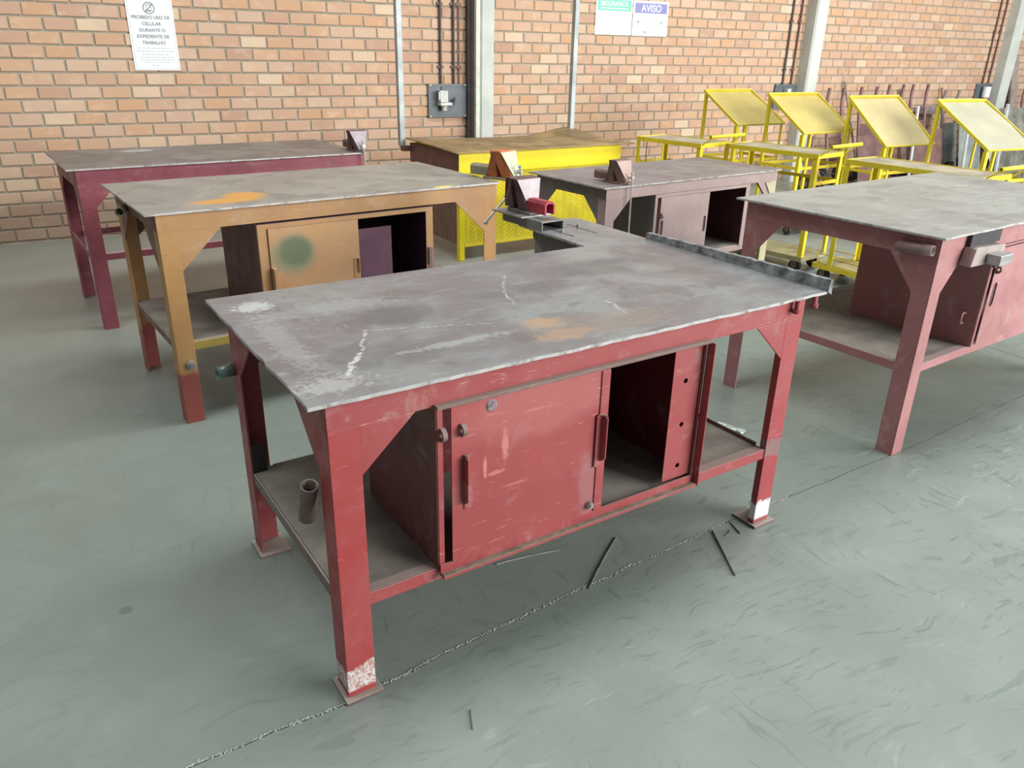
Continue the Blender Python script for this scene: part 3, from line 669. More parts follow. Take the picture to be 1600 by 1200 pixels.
MB().cyl((0.787, 0.0155, 0.352), (0.787, 0.004, 0.352), 0.013, 12, r2=0.010).cyl((0.787, 0.004, 0.352), (0.787, 0.0, 0.352), 0.006, 8).build('bolt', M['steel'], d1)
lug(RM, 0.331, 0.0295, 0.692, 0.018, M['dusty_brown'])
MB().holed(rect(1.090, 0.324, 1.202, 0.758), [circ(1.143, 0.652, 0.0085), circ(1.146, 0.508, 0.0085), circ(1.149, 0.366, 0.0085)], (0, 0.036, 0), (1, 0, 0), (0, 0, 1), 0.003).build('perforated_strip', M['red'], RM)
# tube stub for a vise handle on the near leg, and one on the rear leg
MB().pipe((0.0235, 0.160, 0.488), (0.0235, 0.118, 0.598), 0.021, 0.017).build('tube_socket', M['dusty_brown'], RM)
MB().pipe((0.0455, 0.815, 0.640), (-0.008, 0.806, 0.640), 0.020, 0.016).build('tube_socket', plain('greenish_steel', (0.17, 0.23, 0.2), 0.35, 0.3, 0.3), RM)
MB().box((0.052, 0.7586, 0.30), (0.094, 0.7594, 0.40)).build('dark_sticker', M['rubber'], RM)
mb = MB()
for (x, y, r) in ((1.585, 0.016, .010), (1.69, 0.03, .011)):
    b = MB().cyl((x, y, 0.8405), (x, y, 0.800), r * .8, 10).cyl((x, y, 0.806), (x, y, 0.794), r * 1.35, 6).build('hanging_bolt', M['red'], RM)

# ---- tan bench
RT, D = bench('tan_workbench', (0.269, 3.320), 6.26, 1.682, 0.844, 0.922,
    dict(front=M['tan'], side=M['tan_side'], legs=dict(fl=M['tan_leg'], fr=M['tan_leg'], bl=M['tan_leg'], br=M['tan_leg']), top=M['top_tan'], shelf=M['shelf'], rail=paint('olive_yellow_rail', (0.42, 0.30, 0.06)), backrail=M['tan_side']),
    'ochre tan steel workbench with an orange splash on its grey top and red-painted feet', rail=0.366, right_in=0.0, gw=0.175, gh=0.165)
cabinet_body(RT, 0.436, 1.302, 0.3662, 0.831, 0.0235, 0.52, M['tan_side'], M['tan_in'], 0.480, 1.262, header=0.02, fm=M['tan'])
d = MB().box((0.482, 0.017, 0.372), (0.901, 0.0205, 0.811)).build('sliding_door', M['tan_door'], RT)
angle_handle(d, 0.484, 0.47, 0.638, False, M['tan'], vf=0.0165, d=0.03)
angle_handle(d, 0.893, 0.545, 0.634, True, M['tan'], vf=0.0165, d=0.018)
MB().box((0.905, 0.04, 0.372), (1.08, 0.043, 0.76)).build('rear_sliding_door', plain('purple_door', (0.12, 0.045, 0.08), .5), RT)
angle_handle(RT, 1.27, 0.53, 0.635, False, M['dusty_brown'], vf=0.0235, d=0.012)
MB().cyl((0.094, 0.030, 0.269), (0.094, 0.012, 0.269), 0.021, 12, r2=.017).cyl((0.094, 0.012, 0.269), (0.094, 0.002, 0.269), 0.009, 6).build('anchor_bolt', M['steel'], RT)
MB().pipe((0.0445, 0.60, 0.845), (0.005, 0.52, 0.845), 0.021, 0.016).build('tube_socket', M['vise_olive'], RT)

# ---- far wine-red bench
RF, D = bench('wine_red_workbench', (0.052, 4.807), 5.547, 1.717, 0.844, 0.906,
    dict(front=M['far'], side=M['far'], top=M['top_far'], backrail=M['red_in'], rail=M['far']),
    'wine-red steel workbench nearest the brick wall at the left, with a bare open underframe', rail=0.435, right_in=0.0, gw=0.10, gh=0.10, ap=0.105)

# ---- right bench
def right_cut(R):
    """jagged opening burnt through the front apron with a bolted vise mount"""
    pass
RR, D = bench('dull_red_workbench', (2.800, 1.674), 5.498, 1.751, 0.97, 0.932,
    dict(front=M['right'], side=M['right_in'], top=M['top_right'], shelf=M['shelf'], rail=M['right'], legs=dict(fl=M['right'], bl=M['right_in'], br=M['right_in'], fr=M['right'])),
    'dusty dull-red workbench at the right edge with a pale grey top', rail=0.40, right_in=0.05, gw=0.12, gh=0.145, ap=0.085)
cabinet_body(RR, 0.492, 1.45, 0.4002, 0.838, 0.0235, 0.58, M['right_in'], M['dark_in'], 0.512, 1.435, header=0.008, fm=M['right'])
d = MB().holed(rect(0.514, 0.412, 1.20, 0.829), [oval(0.553, 0.628, 0.017, 0.036)], (0, 0.0195, 0), (1, 0, 0), (0, 0, 1), 0.0035).build('sliding_door', M['right'], RR)
MB().box((0.53, 0.0205, 0.56), (0.58, 0.0225, 0.70)).build('slot_backing', M['dark_in'], d)
lug(d, 0.530, 0.0158, 0.742, 0.018, M['vise_brown'])
MB().tube([(0.4915, 0.075, 0.50), (0.455, 0.075, 0.50), (0.455, 0.075, 0.545), (0.4915, 0.075, 0.545)], 0.006).build('side_hasp', M['right'], RR)
MB().pipe((0.0225, 0.185, 0.868), (0.0225, 0.045, 0.874), 0.0205, 0.016).build('tube_socket', plain('brown_tube', (0.25, 0.17, 0.16), .5), RR)
# vise mount bolted under the plate on the front side
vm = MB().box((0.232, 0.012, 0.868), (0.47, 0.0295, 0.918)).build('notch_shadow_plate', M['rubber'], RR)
MB().prism([(0.205, -0.02, 0.80), (0.46, -0.02, 0.795), (0.46, -0.02, 0.862), (0.245, -0.02, 0.872), (0.222, -0.02, 0.868)], (0, 0.047, 0)).build('vise_mount_plate', plain('mount_grey_brown', (0.36, 0.30, 0.28), .5), RR, 0.002)
MB().box((0.315, -0.075, 0.80), (0.42, -0.0205, 0.842)).build('vise_mount_block', M['steel'], RR, 0.003)
MB().cyl((0.36, -0.04, 0.7995), (0.36, -0.04, 0.785), 0.010, 6).build('mount_nut', M['steel_dark'], RR)

# ---- grey bench
RG, D = bench('grey_workbench', (2.70, 3.65), 6.22, 1.62, 0.72, 0.82,
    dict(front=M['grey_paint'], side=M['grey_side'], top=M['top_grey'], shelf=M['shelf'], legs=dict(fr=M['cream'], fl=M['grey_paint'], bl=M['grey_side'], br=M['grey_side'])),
    'pinkish grey steel workbench in the middle row with a mauve-grey top and open right compartment', rail=0.33, right_in=0.0, gw=0.13, gh=0.13, ap=0.07, lw=0.07)
cabinet_body(RG, 0.445, 1.34, 0.3302, 0.742, 0.0235, 0.52, M['grey_side'], M['dark_in'], 0.468, 1.30, header=0.02, fm=M['grey_paint'])
d = MB().holed(rect(0.490, 0.342, 0.930, 0.722), [oval(0.905, 0.522, 0.012, 0.04), oval(0.510, 0.522, 0.012, 0.05)], (0, 0.0195, 0), (1, 0, 0), (0, 0, 1), 0.0035).build('sliding_door', M['grey_paint'], RG)
MB().box((0.49, 0.0205, 0.45), (0.53, 0.0225, 0.6)).box((0.885, 0.0205, 0.46), (0.925, 0.0225, 0.585)).build('slot_backing', M['dark_in'], d)
lug(d, 0.502, 0.0158, 0.612, 0.017, M['vise_brown'])
MB().prism([(1.50, .0225, .735), (1.61, .0225, .735), (1.61, .0225, .6), (1.60, .0225, .6)], (0, 0.0065, 0)).build('cream_patch_plate', M['cream'], RG)

# ------------------------------------------------------------------ yellow bench with two posts
RY = empty('yellow_workbench', (2.60, 5.35, 0), math.radians(4)); tag(RY, 'bright yellow workbench with buckled rusty top, tread-plate front and two tall posts', 'workbench')
LY, WY, HY = 1.74, 0.86, 0.82
nx, ny = 40, 20; vs = []; fs = []
def sag(x, y):
    t = x / LY; s = y / WY
    h = 0.055 * max(0, 1 - (1 - s) * 2.2) * math.exp(-((t - 0.93) / 0.16) ** 2) + 0.03 * math.exp(-(t / 0.09) ** 2) * s + 0.008 * math.sin(t * 7) * s
    return h + 0.004 * noise.noise(Vector((x * 4, y * 4, 0)))
for k, dz in ((0, 0.006), (1, 0.0)):
    for j in range(ny + 1):
        for i in range(nx + 1):
            x = -0.0 + LY * i / nx; y = WY * j / ny; vs.append((x, y, HY - 0.006 + dz + max(0, sag(x, y))))
S = (nx + 1) * (ny + 1)
for j in range(ny):
    for i in range(nx):
        a = j * (nx + 1) + i; fs.append((a, a + 1, a + nx + 2, a + nx + 1)); fs.append((a + S, a + nx + 1 + S, a + nx + 2 + S, a + 1 + S))
bd = [i for i in range(nx + 1)] + [j * (nx + 1) + nx for j in range(1, ny + 1)] + [ny * (nx + 1) + i for i in range(nx - 1, -1, -1)] + [j * (nx + 1) for j in range(ny - 1, 0, -1)]
for a, b in zip(bd, bd[1:] + bd[:1]): fs.append((a, a + S, b + S, b))
mb = MB(); mb.add(vs, fs, 0, True); mb.build('tabletop', M['top_yellow'], RY)
za = 0.665
MB().box((0.03, 0.03, za), (1.60, 0.036, 0.8135)).build('apron', M['yellow'], RY, .001)
MB().box((0.03, 0.0365, za - .0), (0.036, 0.83, 0.8135)).build('apron', M['brown_side'], RY)
MB().box((1.594, 0.0365, za), (1.60, 0.83, 0.8135)).build('apron', M['yellow'], RY)
MB().box((0.0365, 0.824, za), (1.5935, 0.83, 0.8135)).build('apron', M['yellow'], RY)
for (a, b) in ((0.0365, 0.037), (1.548, 0.037), (0.0365, 0.775), (1.548, 0.775)):
    MB().box((a, b, 0), (a + 0.045, b + 0.045, za)).build('leg', M['yellow'], RY, .003)
MB().box((1.60, .031, za), (1.612, .045, .80)).build('corner_strip', M['yellow'], RY)
def tread(org, ax, ay, w_, h_, nrm, mat, name='tread_plate'):
    mb = MB(); org = Vector(org); ax = Vector(ax); ay = Vector(ay); n = Vector(nrm)
    mb.prism([org, org + ax * w_, org + ax * w_ + ay * h_, org + ay * h_], n * -0.003)
    st = 0.034; i = 0; y = 0.015
    while y < h_ - 0.012:
        x = 0.015 + (st / 2 if i % 2 else 0); j = 0
        while x < w_ - 0.012:
            s = 1 if (i + j) % 2 else -1; d = (ax * s * .8 + ay).normalized(); e = (ax - ay * s * .8).normalized(); c = org + ax * x + ay * y
            P = [c - d * .012, c + e * .0038, c + d * .012, c - e * .0038]
            mb.add([q + n * .0002 for q in P] + [c + n * .0042], [(0, 1, 4), (1, 2, 4), (2, 3, 4), (3, 0, 4)])
            x += st; j += 1
        y += st / 2; i += 1
    return mb.build(name, mat, RY)
tread((0.082, 0.045, 0.125), (1, 0, 0), (0, 0, 1), 1.464, za - 0.127, (0, -1, 0), M['tread'])
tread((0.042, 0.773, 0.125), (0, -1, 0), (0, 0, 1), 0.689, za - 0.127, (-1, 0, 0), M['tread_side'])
MB().box((0.084, 0.036, 0.105), (1.546, 0.045, 0.124)).build('bottom_rail', M['yellow'], RY, .001)
for (a, zz) in ((-0.048, 0.79), (1.655, 0.86)):
    MB().box((a, 0.842 if a < 1 else 0.800, zz), (a + 0.045, 0.887 if a < 1 else 0.845, 3.0)).build('post', M['galv'], RY, .002)
MB().box((-0.04, 0.80, 0.75), (0.0295, 0.86, 0.79)).build('post_bracket', M['brown_side'], RY)
MB().box((1.6005, 0.79, 0.70), (1.69, 0.82, 0.80)).build('post_bracket', M['yellow'], RY)

# ------------------------------------------------------------------ bench vises
def vise(name, loc, ang, ms, label, hdrop=0.1, hdir=(0, 0, -1), hl=0.11, s=1.0, rod_r=0.0045, rear_face=None):
    """local +x runs towards the screw end; origin on the plate"""
    R = empty(name, loc, math.radians(ang)); tag(R, label, 'vise'); R.scale = (s, s, s)
    body, jaw, face, slide = ms
    MB().box((-0.075, -0.036, 0), (0.06, 0.036, 0.012)).build('base', body, R, .002)
    # fixed jaw
    MB().hexa([(-0.062, -0.028, 0.012), (0.0, -0.028, 0.012), (0.0, 0.028, 0.012), (-0.062, 0.028, 0.012)], [(-0.022, -0.050, 0.105), (0.004, -0.050, 0.105), (0.004, 0.050, 0.105), (-0.022, 0.050, 0.105)]).hexa([(-0.022, -0.050, 0.105), (0.004, -0.050, 0.105), (0.004, 0.050, 0.105), (-0.022, 0.050, 0.105)], [(-0.020, -0.058, 0.128), (0.004, -0.058, 0.128), (0.004, 0.058, 0.128), (-0.020, 0.058, 0.128)]).build('fixed_jaw', jaw, R, .002)
    if rear_face: MB().hexa([(-0.050, -0.031, 0.050), (-0.047, -0.031, 0.050), (-0.047, 0.031, 0.050), (-0.050, 0.031, 0.050)], [(-0.0255, -0.056, 0.126), (-0.0225, -0.056, 0.126), (-0.0225, 0.056, 0.126), (-0.0255, 0.056, 0.126)]).build('rear_face_plate', rear_face, R, .001)
    # moving jaw, leaning in
    m_ = MB().hexa([(0.03, -0.028, 0.0125), (0.088, -0.028, 0.0125), (0.088, 0.028, 0.0125), (0.03, 0.028, 0.0125)], [(0.008, -0.06, 0.092), (0.052, -0.045, 0.092), (0.052, 0.045, 0.092), (0.008, 0.06, 0.092)])
    m_.hexa([(0.008, -0.06, 0.0925), (0.052, -0.045, 0.0925), (0.052, 0.045, 0.0925), (0.008, 0.06, 0.0925)], [(0.008, -0.062, 0.13), (0.036, -0.062, 0.13), (0.036, 0.062, 0.13), (0.008, 0.062, 0.13)]).build('moving_jaw', jaw, R, .002)
    MB().hexa([(0.0895, -0.024, 0.02), (0.0925, -0.024, 0.02), (0.0925, 0.024, 0.02), (0.0895, 0.024, 0.02)], [(0.04, -0.06, 0.125), (0.043, -0.06, 0.125), (0.043, 0.06, 0.125), (0.04, 0.06, 0.125)]).build('face_plate', face, R, .001)
    # slide: inverted U, open at its tail
    sl = [(-0.024, 0.013), (-0.024, 0.050), (-0.014, 0.060), (0.014, 0.060), (0.024, 0.050), (0.024, 0.013), (0.017, 0.013), (0.017, 0.047), (0.010, 0.053), (-0.010, 0.053), (-0.017, 0.047), (-0.017, 0.013)]
    MB().prism([(-0.155, y, z) for y, z in sl], (0.108, 0, 0)).build('slide', slide, R)
    MB().cyl((0.0925, 0, 0.042), (0.118, 0, 0.042), 0.010, 12).build('screw', M['bright'], R)
    h = Vector(hdir).normalized(); a = Vector((0.109, 0, 0.042)) - h * 0.02; b = a + h * hl
    hb = MB().cyl(a, b, rod_r, 10).cyl(a - h * .008, a + h * .002, rod_r * 2, 8).cyl(b - h * .002, b + h * .010, rod_r * 2, 8).build('handle', M['bright'], R)
    return R
def onb(base, yaw, u, v):
    t = math.radians(yaw); return (base[0] + u * math.cos(t) - v * math.sin(t), base[1] + u * math.sin(t) + v * math.cos(t))
# foreground bench: channel bracket on the extension plate, then the vise
x, y = onb((0.369, 1.472), 3.564, 1.455, 1.32)
CH = empty('vise_bracket', (x, y, 0.8502), math.radians(3.564 + 4)); tag(CH, 'grey channel bracket on the rear extension of the foreground bench, under the red vise', 'bracket')
MB().prism([(-0.060, -0.16, 0), (-0.054, -0.16, 0), (-0.054, -0.16, 0.032), (0.054, -0.16, 0.032), (0.054, -0.16, 0), (0.060, -0.16, 0), (0.060, -0.16, 0.038), (-0.060, -0.16, 0.038)], (0, 0.27, 0)).build('channel', M['ext'], CH, .0015)
MB().box((-0.088, -0.06, 0.0383), (0.072, 0.15, 0.045)).build('mounting_plate', M['steel'], CH, .001)
x2, y2 = onb((x, y), 7.5, -0.005, 0.03)
vise('bench_vise', (x2, y2, 0.8957), 97.5, (M['steel_dark'], M['vise_dark'], M['vise_red'], M['vise_red']), 'crimson and grey vise on the channel bracket behind the foreground bench', hdir=(0.1, 0.75, -0.75), hl=0.15, rod_r=0.005, s=1.12, rear_face=M['vise_top'])
x, y = onb((0.052, 4.807), 5.547, 1.70, 0.10)
vise('bench_vise', (x, y, 0.9063), -84, (M['vise_dark'], M['vise_dark'], M['vise_top'], M['vise_dark']), 'dark maroon vise on the right corner of the wine-red bench by the wall', hdir=(0, 0.05, -1), hl=0.15)
x, y = onb((0.269, 3.320), 6.26, 1.735, 0.075)
vise('bench_vise', (x, y, 0.9223), -64, (M['vise_olive'], M['vise_orange'], M['vise_green'], M['vise_olive']), 'orange vise with a pale green face plate on the right end of the tan bench', hdir=(0, 0.1, -1), hl=0.13, s=1.12)
x, y = onb((2.70, 3.65), 6.22, 0.20, 0.115)
vise('bench_vise', (x, y, 0.8203), -78, (M['vise_brown'], M['vise_brown'], M['pinkish'], M['vise_brown']), 'brown vise on the near left corner of the grey bench, long handle hanging down', hdir=(0, 0.02, -1), hl=0.33, s=1.05)

# ------------------------------------------------------------------ yellow carts
def cart(loc, yaw, L, Wd, label, H=0.88, basket=False, chain=False, dl=0.0, handle=True):
    """local origin: near-left floor corner; +y away from camera"""
    R = empty('yellow_cart', (loc[0], loc[1], 0), math.radians(yaw)); tag(R, label, 'cart', 'yellow table carts with push handles')
    Y = M['cart_yellow']; zd = 0.115; W2 = Wd
    # deck
    MB().box((0, 0, zd), (Wd, L + dl, zd + 0.012)).build('deck', M['cart_deck'], R, .001)
    for (a, b) in (((0, -0.004, zd - 0.02), (Wd, -0.0, zd + 0.014)), ((0, L + dl, zd - 0.02), (Wd, L + dl + .004, zd + 0.014)), ((-0.004, 0, zd - 0.02), (0.0, L + dl, zd + 0.014)), ((Wd, 0, zd - 0.02), (Wd + 0.004, L + dl, zd + 0.014))):
        MB().box(a, b).build('deck_rail', Y if basket else M['cart_deck'], R)
    # casters
    for (cx, cy) in ((0.05, 0.07), (Wd - 0.05, 0.07), (0.05, L + dl - 0.07), (Wd - 0.05, L + dl - 0.07)):
        c = MB().box((cx - 0.024, cy - 0.03, zd - 0.012), (cx + 0.024, cy + 0.03, zd - .001 if cx > Wd else zd - .001)).box((cx - 0.024, cy - 0.022, 0.04), (cx - 0.020, cy + 0.022, zd - 0.012)).box((cx + 0.020, cy - 0.022, 0.04), (cx + 0.024, cy + 0.022, zd - 0.012)).build('caster', M['vise_brown'], R)
        MB().cyl((cx - 0.015, cy, 0.047), (cx + 0.015, cy, 0.047), 0.047, 20).cyl((cx - 0.019, cy, 0.047), (cx + 0.019, cy, 0.047), 0.012, 10, 1).build('wheel', [M['rubber'], M['steel']], c)
    # angle legs
    for (a, b, sx, sy) in ((0, 0, 1, 1), (Wd, 0, -1, 1), (0, L, 1, -1), (Wd, L, -1, -1)):
        t = 0.004; w_ = 0.036
        MB().prism([(a, b, zd + .0145), (a + sx * w_, b, zd + .0145), (a + sx * w_, b + sy * t, zd + .0145), (a + sx * t, b + sy * t, zd + .0145), (a + sx * t, b + sy * w_, zd + .0145), (a, b + sy * w_, zd + .0145)], (0, 0, H - zd - 0.045)).build('leg', Y, R)
    # table frame + sheet
    z = H - 0.0295
    for (a, b) in (((-.002, -.004, z), (Wd + .002, .002, H + .004)), ((-.002, L - .002, z), (Wd + .002, L + .004, H + .004)), ((-.004, .0025, z), (.002, L - .0025, H + .004)), ((Wd - .002, .0025, z), (Wd + .004, L - .0025, H + .004))):
        MB().box(a, b).build('table_rail', Y, R, .001)
    MB().box((.003, .003, H - 0.008), (Wd - .003, L - .003, H - .002)).build('table_sheet', M['cart_top'], R)
    # lower tie bars
    for zz in (0.66,):
        MB().box((.005, .0045, zz), (Wd - .005, .010, zz + .025)).build('tie_bar', Y, R)
        MB().box((Wd - .010, .045, zz), (Wd - .0045, L - .045, zz + .025)).build('tie_bar', Y, R)
        MB().box((.005, L - .01, zz), (Wd - .005, L - .0045, zz + .025)).build('tie_bar', Y, R)
    # push handle
    if handle:
        a = (0.0, -0.012, H - .005); b = (0.0, -0.10, H + .055); c_ = (Wd, -0.012, H - .005); d_ = (Wd, -0.10, H + .055)
        MB().tube([a, b], 0.0055).build('handle_arm', Y, R); MB().tube([c_, d_], 0.0055).build('handle_arm', Y, R)
        MB().pipe((-0.03, -0.105, H + .065), (Wd + 0.035, -0.105, H + .065), 0.0135, 0.0105, 14).build('handle_bar', Y, R)
    if basket:
        z0 = zd + 0.013; bx0, bx1, by0, by1 = .02, .20, L + dl - .42, L + dl - .02
        for zz in (z0 + .004, z0 + .07): MB().tube([(bx0, by0, zz), (bx1, by0, zz), (bx1, by1, zz), (bx0, by1, zz)], .004, 6, closed=True).build('basket_wire', Y, R)
        for (bx, by) in ((bx0, by0), (bx1, by0), (bx1, by1), (bx0, by1)): MB().cyl((bx, by, z0 + .004), (bx, by, z0 + .07), .004, 6).build('basket_wire', Y, R)
    if chain:
        mb = MB()
        for i in range(12):
            cz = H - .045 - i * .018; a = (.07, L - .05, cz)
            pts = [(a[0] + (math.cos(t) * .006 if i % 2 else 0), a[1] + (0 if i % 2 else math.cos(t) * .006), cz + math.sin(t) * .011) for t in [2 * PI * k / 8 for k in range(8)]]
            mb.tube(pts, .002, 5, closed=True)
        mb.build('chain', M['steel_dark'], R)
    return R
cart((4.42, 4.76), 10, 0.66, 0.37, 'yellow table cart nearest the wall, standing between the yellow bench and the first slanted tray', chain=True)
cart((4.79, 3.94), 10, 0.80, 0.355, 'middle yellow table cart behind the right end of the grey bench')
cart((4.84, 2.76), 4, 0.93, 0.355, 'yellow table cart closest to the camera, its long cream top right behind the dull-red bench', basket=True, dl=0.12)

def tray_stand(loc, yaw, w_, dpt, zb, zf, label, sheet):
    """local origin: floor point under the rear-left (high) corner; the tray falls towards -y"""
    R = empty('tray_stand', (loc[0], loc[1], 0), math.radians(yaw)); tag(R, label, 'tray stand', 'yellow stands with slanted trays')
    Y = M['cart_yellow']; zd = 0.10; W2 = w_
    for (xx, yy, zt_, wd) in ((0, 0, zb, .026), (0, -dpt + .02, zf, .034), (W2, -dpt + .02, zf, .016), (W2, 0, zb, .016), (.10, -dpt + .02, zf, .022)):
        MB().box((xx - wd / 2, yy - wd / 2, zd + .016), (xx + wd / 2, yy + wd / 2, zt_ - 0.014)).build('post', Y, R, .001)
    MB().box((-.02, -dpt, zd), (W2 + .02, .02, zd + .0155)).build('deck', M['cart_deck'], R)
    for cx in (.03, W2 - .03):
        for cy in (-dpt + .05, -.03):
            c = MB().box((cx - .022, cy - .025, .085), (cx + .022, cy + .025, zd - .0005)).box((cx - .022, cy - .02, .035), (cx - .018, cy + .02, .085)).box((cx + .018, cy - .02, .035), (cx + .022, cy + .02, .085)).build('caster', M['vise_brown'], R)
            MB().cyl((cx - .014, cy, .040), (cx + .014, cy, .040), .040, 16).build('wheel', M['rubber'], c)
    for zz in (.60,):
        for (p_, q_) in (((.023, -dpt + .02, zz), (W2 - .012, -dpt + .02, zz)), ((.016, 0, zz), (W2 - .012, 0, zz)), ((0, -dpt + .043, zz), (0, -.016, zz)), ((W2, -dpt + .032, zz), (W2, -.012, zz))):
            MB().bar(p_, q_, .008, .026).build('tie_bar', Y, R)
    P = [Vector((-.016, .014, zb)), Vector((W2 + .016, .014, zb)), Vector((W2 + .016, -dpt, zf - .002)), Vector((-.016, -dpt, zf - .002))]
    nrm = (P[1] - P[0]).cross(P[3] - P[0]).normalized()
    if nrm.z < 0: nrm = -nrm
    for q in (MB().bar(P[0], P[1], .018, .03, up=nrm), MB().bar(P[1], P[2], .012, .024, up=nrm), MB().bar(P[2], P[3], .010, .014, up=nrm), MB().bar(P[3], P[0], .012, .024, up=nrm)): q.build('tray_rail', Y, R)
    o_ = nrm * -0.006; a0, a1, a2, a3 = [q + o_ for q in P]
    for q, sg in ((a0, 1), (a1, -1), (a2, -1), (a3, 1)): q.x += sg * .008
    m0 = (a0 + a3) / 2 + nrm * 0.011; m1 = (a1 + a2) / 2 + nrm * 0.011; tdn = nrm * -0.002  # mid-sheet bulge added so the upper half shades lighter than the lower
    mb = MB(); mb.add([a0, a1, m1, m0, a2, a3, a0 + tdn, a1 + tdn, m1 + tdn, m0 + tdn, a2 + tdn, a3 + tdn], [(0, 1, 2, 3), (3, 2, 4, 5), (6, 9, 8, 7), (9, 11, 10, 8), (0, 3, 9, 6), (3, 5, 11, 9), (1, 7, 8, 2), (2, 8, 10, 4), (0, 6, 7, 1), (5, 4, 10, 11)])
    mb.build('tray_sheet', sheet, R)
    return R
tray_stand((5.59, 6.02), 0, 0.585, 0.47, 1.20, 0.93, 'leftmost slanted ochre tray, high above the yellow table cart nearest the wall', M['tray'])
tray_stand((5.76, 5.37), 2, 0.64, 0.44, 1.20, 0.905, 'second slanted ochre tray from the left, in front of the concrete column', M['tray'])
tray_stand((6.24, 4.88), 0, 0.64, 0.44, 1.20, 0.83, 'third slanted tray from the left, pale ochre sheet', M['tray_b'])
tray_stand((6.65, 4.31), -6, 0.56, 0.55, 1.20, 0.86, 'rightmost slanted tray with the palest, cream coloured sheet', M['tray_c'])

# ------------------------------------------------------------------ hand trucks and scrap leaning at the wall
def hand_truck(loc, w_, h_, yaw, label, mat, sheet=None, wheel=True):
    R = empty('hand_truck', (loc[0], loc[1], 0), math.radians(yaw)); tag(R, label, 'hand truck', 'brown hand trucks leaning at the wall')
    lean = 0.20; f = lambda t: lean * t
    for x in (-w_ / 2, w_ / 2):
        pts = [(x, 0, .10), (x, f(.5), h_ * .5), (x, f(.85), h_ * .80), (x, f(.90), h_ * .90), (x, f(.88), h_ * .96), (x, f(.86), h_)]
        MB().tube(pts, .021, 8).build('rail', mat, R)
    for t in (.18, .45, .72): MB().cyl((-w_ / 2, f(t), h_ * t + .03), (w_ / 2, f(t), h_ * t + .03), .010, 8).build('crossbar', mat, R)
    if sheet: MB().bar((0, f(.15) - .018, h_ * .15), (0, f(.62) - .018, h_ * .62), w_ * .92, .004, up=(0, 1, .2)).build('back_sheet', sheet, R)
    MB().box((-w_ / 2 - .02, -.17, .03), (w_ / 2 + .02, -.01, .036)).build('toe_plate', mat, R)
    MB().bar((-w_ / 2, 0, .033), (-w_ / 2, 0, .12), .012, .012).bar((w_ / 2, 0, .033), (w_ / 2, 0, .12), .012, .012).build('foot_bracket', mat, R)
    if wheel:
        MB().cyl((-w_ / 2 - .07, .06, .11), (w_ / 2 + .07, .06, .11), .010, 8).build('axle', M['steel_dark'], R)
        for x in (-w_ / 2 - .055, w_ / 2 + .055):
            q = MB().cyl((x - .022, .06, .11), (x + .022, .06, .11), .11, 20).build('tyre', M['rubber'], R)
            MB().cyl((x - .026, .06, .11), (x + .026, .06, .11), .05, 12).build('hub', M['mauve'], q)
    return R
for (x, y, w_, h_, yaw, lb, mt_, sh) in (
    (8.80, 6.82, .30, 1.16, 4, 'slim brown hand truck just right of the concrete column', M['mauve'], None),
    (9.38, 6.80, .28, 1.17, -3, 'brown hand truck with a sheet back, behind the third slanted tray', M['mauve'], M['brown_sheet']),
    (9.88, 6.76, .30, 1.20, 2, 'brown hand truck with thick rails behind the right end of the third tray', M['mauve'], None),
    (10.44, 6.80, .32, 1.20, 0, 'tall mauve hand truck in the gap between the third and the rightmost tray', M['mauve'], M['brown_sheet']),
    (11.16, 6.78, .36, 1.12, 5, 'grey-brown hand truck behind the top edge of the rightmost tray', M['grey_tube'], M['grey_sheet']),
    (11.75, 6.76, .40, 1.0, -4, 'low brown hand truck hidden behind the rightmost tray', M['mauve'], M['brown_sheet']),
    (13.15, 6.80, .36, 1.15, 0, 'mauve hand truck at the right edge beyond the last column', M['mauve'], M['brown_sheet']),
    (8.05, 6.60, .34, .62, 20, 'low dark hand truck with a black tyre beside the second table cart', M['mauve'], M['brown_sheet'])):
    hand_truck((x, y + .12 if x > 8.2 else y), w_, h_, yaw, lb, mt_, sh)
def leaning(name, p, q, r, mat, label, cat, grp=None, flat=None):
    p = Vector(p); q = Vector(q); R = p.copy()
    mb = MB()
    if flat: mb.bar(p - R, q - R, flat[0], flat[1], up=(0, 1, 0))
    else: mb.cyl(p - R, q - R, r, 10)
    o = mb.build(name, mat); o.location = R; tag(o, label, cat, grp)
leaning('leaning_tube', (8.60, 7.22, .012), (8.60, 7.385, 1.20), .014, M['cond'], 'thin dark tube leaning at the wall right beside the concrete column', 'tube', 'tubes leaning at the wall')
leaning('leaning_tube', (9.66, 7.22, .012), (9.24, 7.385, 1.22), .013, M['grey_tube'], 'grey tube leaning left over the brown hand trucks, above the third tray', 'tube', 'tubes leaning at the wall')
leaning('leaning_tube', (10.85, 7.22, .012), (10.42, 7.385, 1.12), .018, M['grey_tube'], 'grey tube leaning steeply to the left between the two right trays', 'tube', 'tubes leaning at the wall')
leaning('leaning_tube', (11.5, 7.22, .012), (11.36, 7.385, 1.14), .012, M['vise_brown'], 'thin brown rod leaning at the wall above the rightmost tray', 'tube', 'tubes leaning at the wall')
leaning('aluminium_strip', (9.35, 6.25, .02), (9.45, 6.40, .98), .0, M['alu'], 'pale blue-grey strip standing upright left of the third tray posts', 'strip', 'pale strips leaning at the wall', flat=(.035, .02))
leaning('aluminium_strip', (10.55, 6.3, .02), (10.60, 6.42, .92), .0, M['alu'], 'pale strip under the lower edge of the third tray', 'strip', 'pale strips leaning at the wall', flat=(.04, .02))
leaning('aluminium_strip', (11.15, 6.2, .02), (11.35, 6.38, .98), .0, M['alu'], 'bright strip just right of the rightmost tray rear post', 'strip', 'pale strips leaning at the wall', flat=(.045, .025))
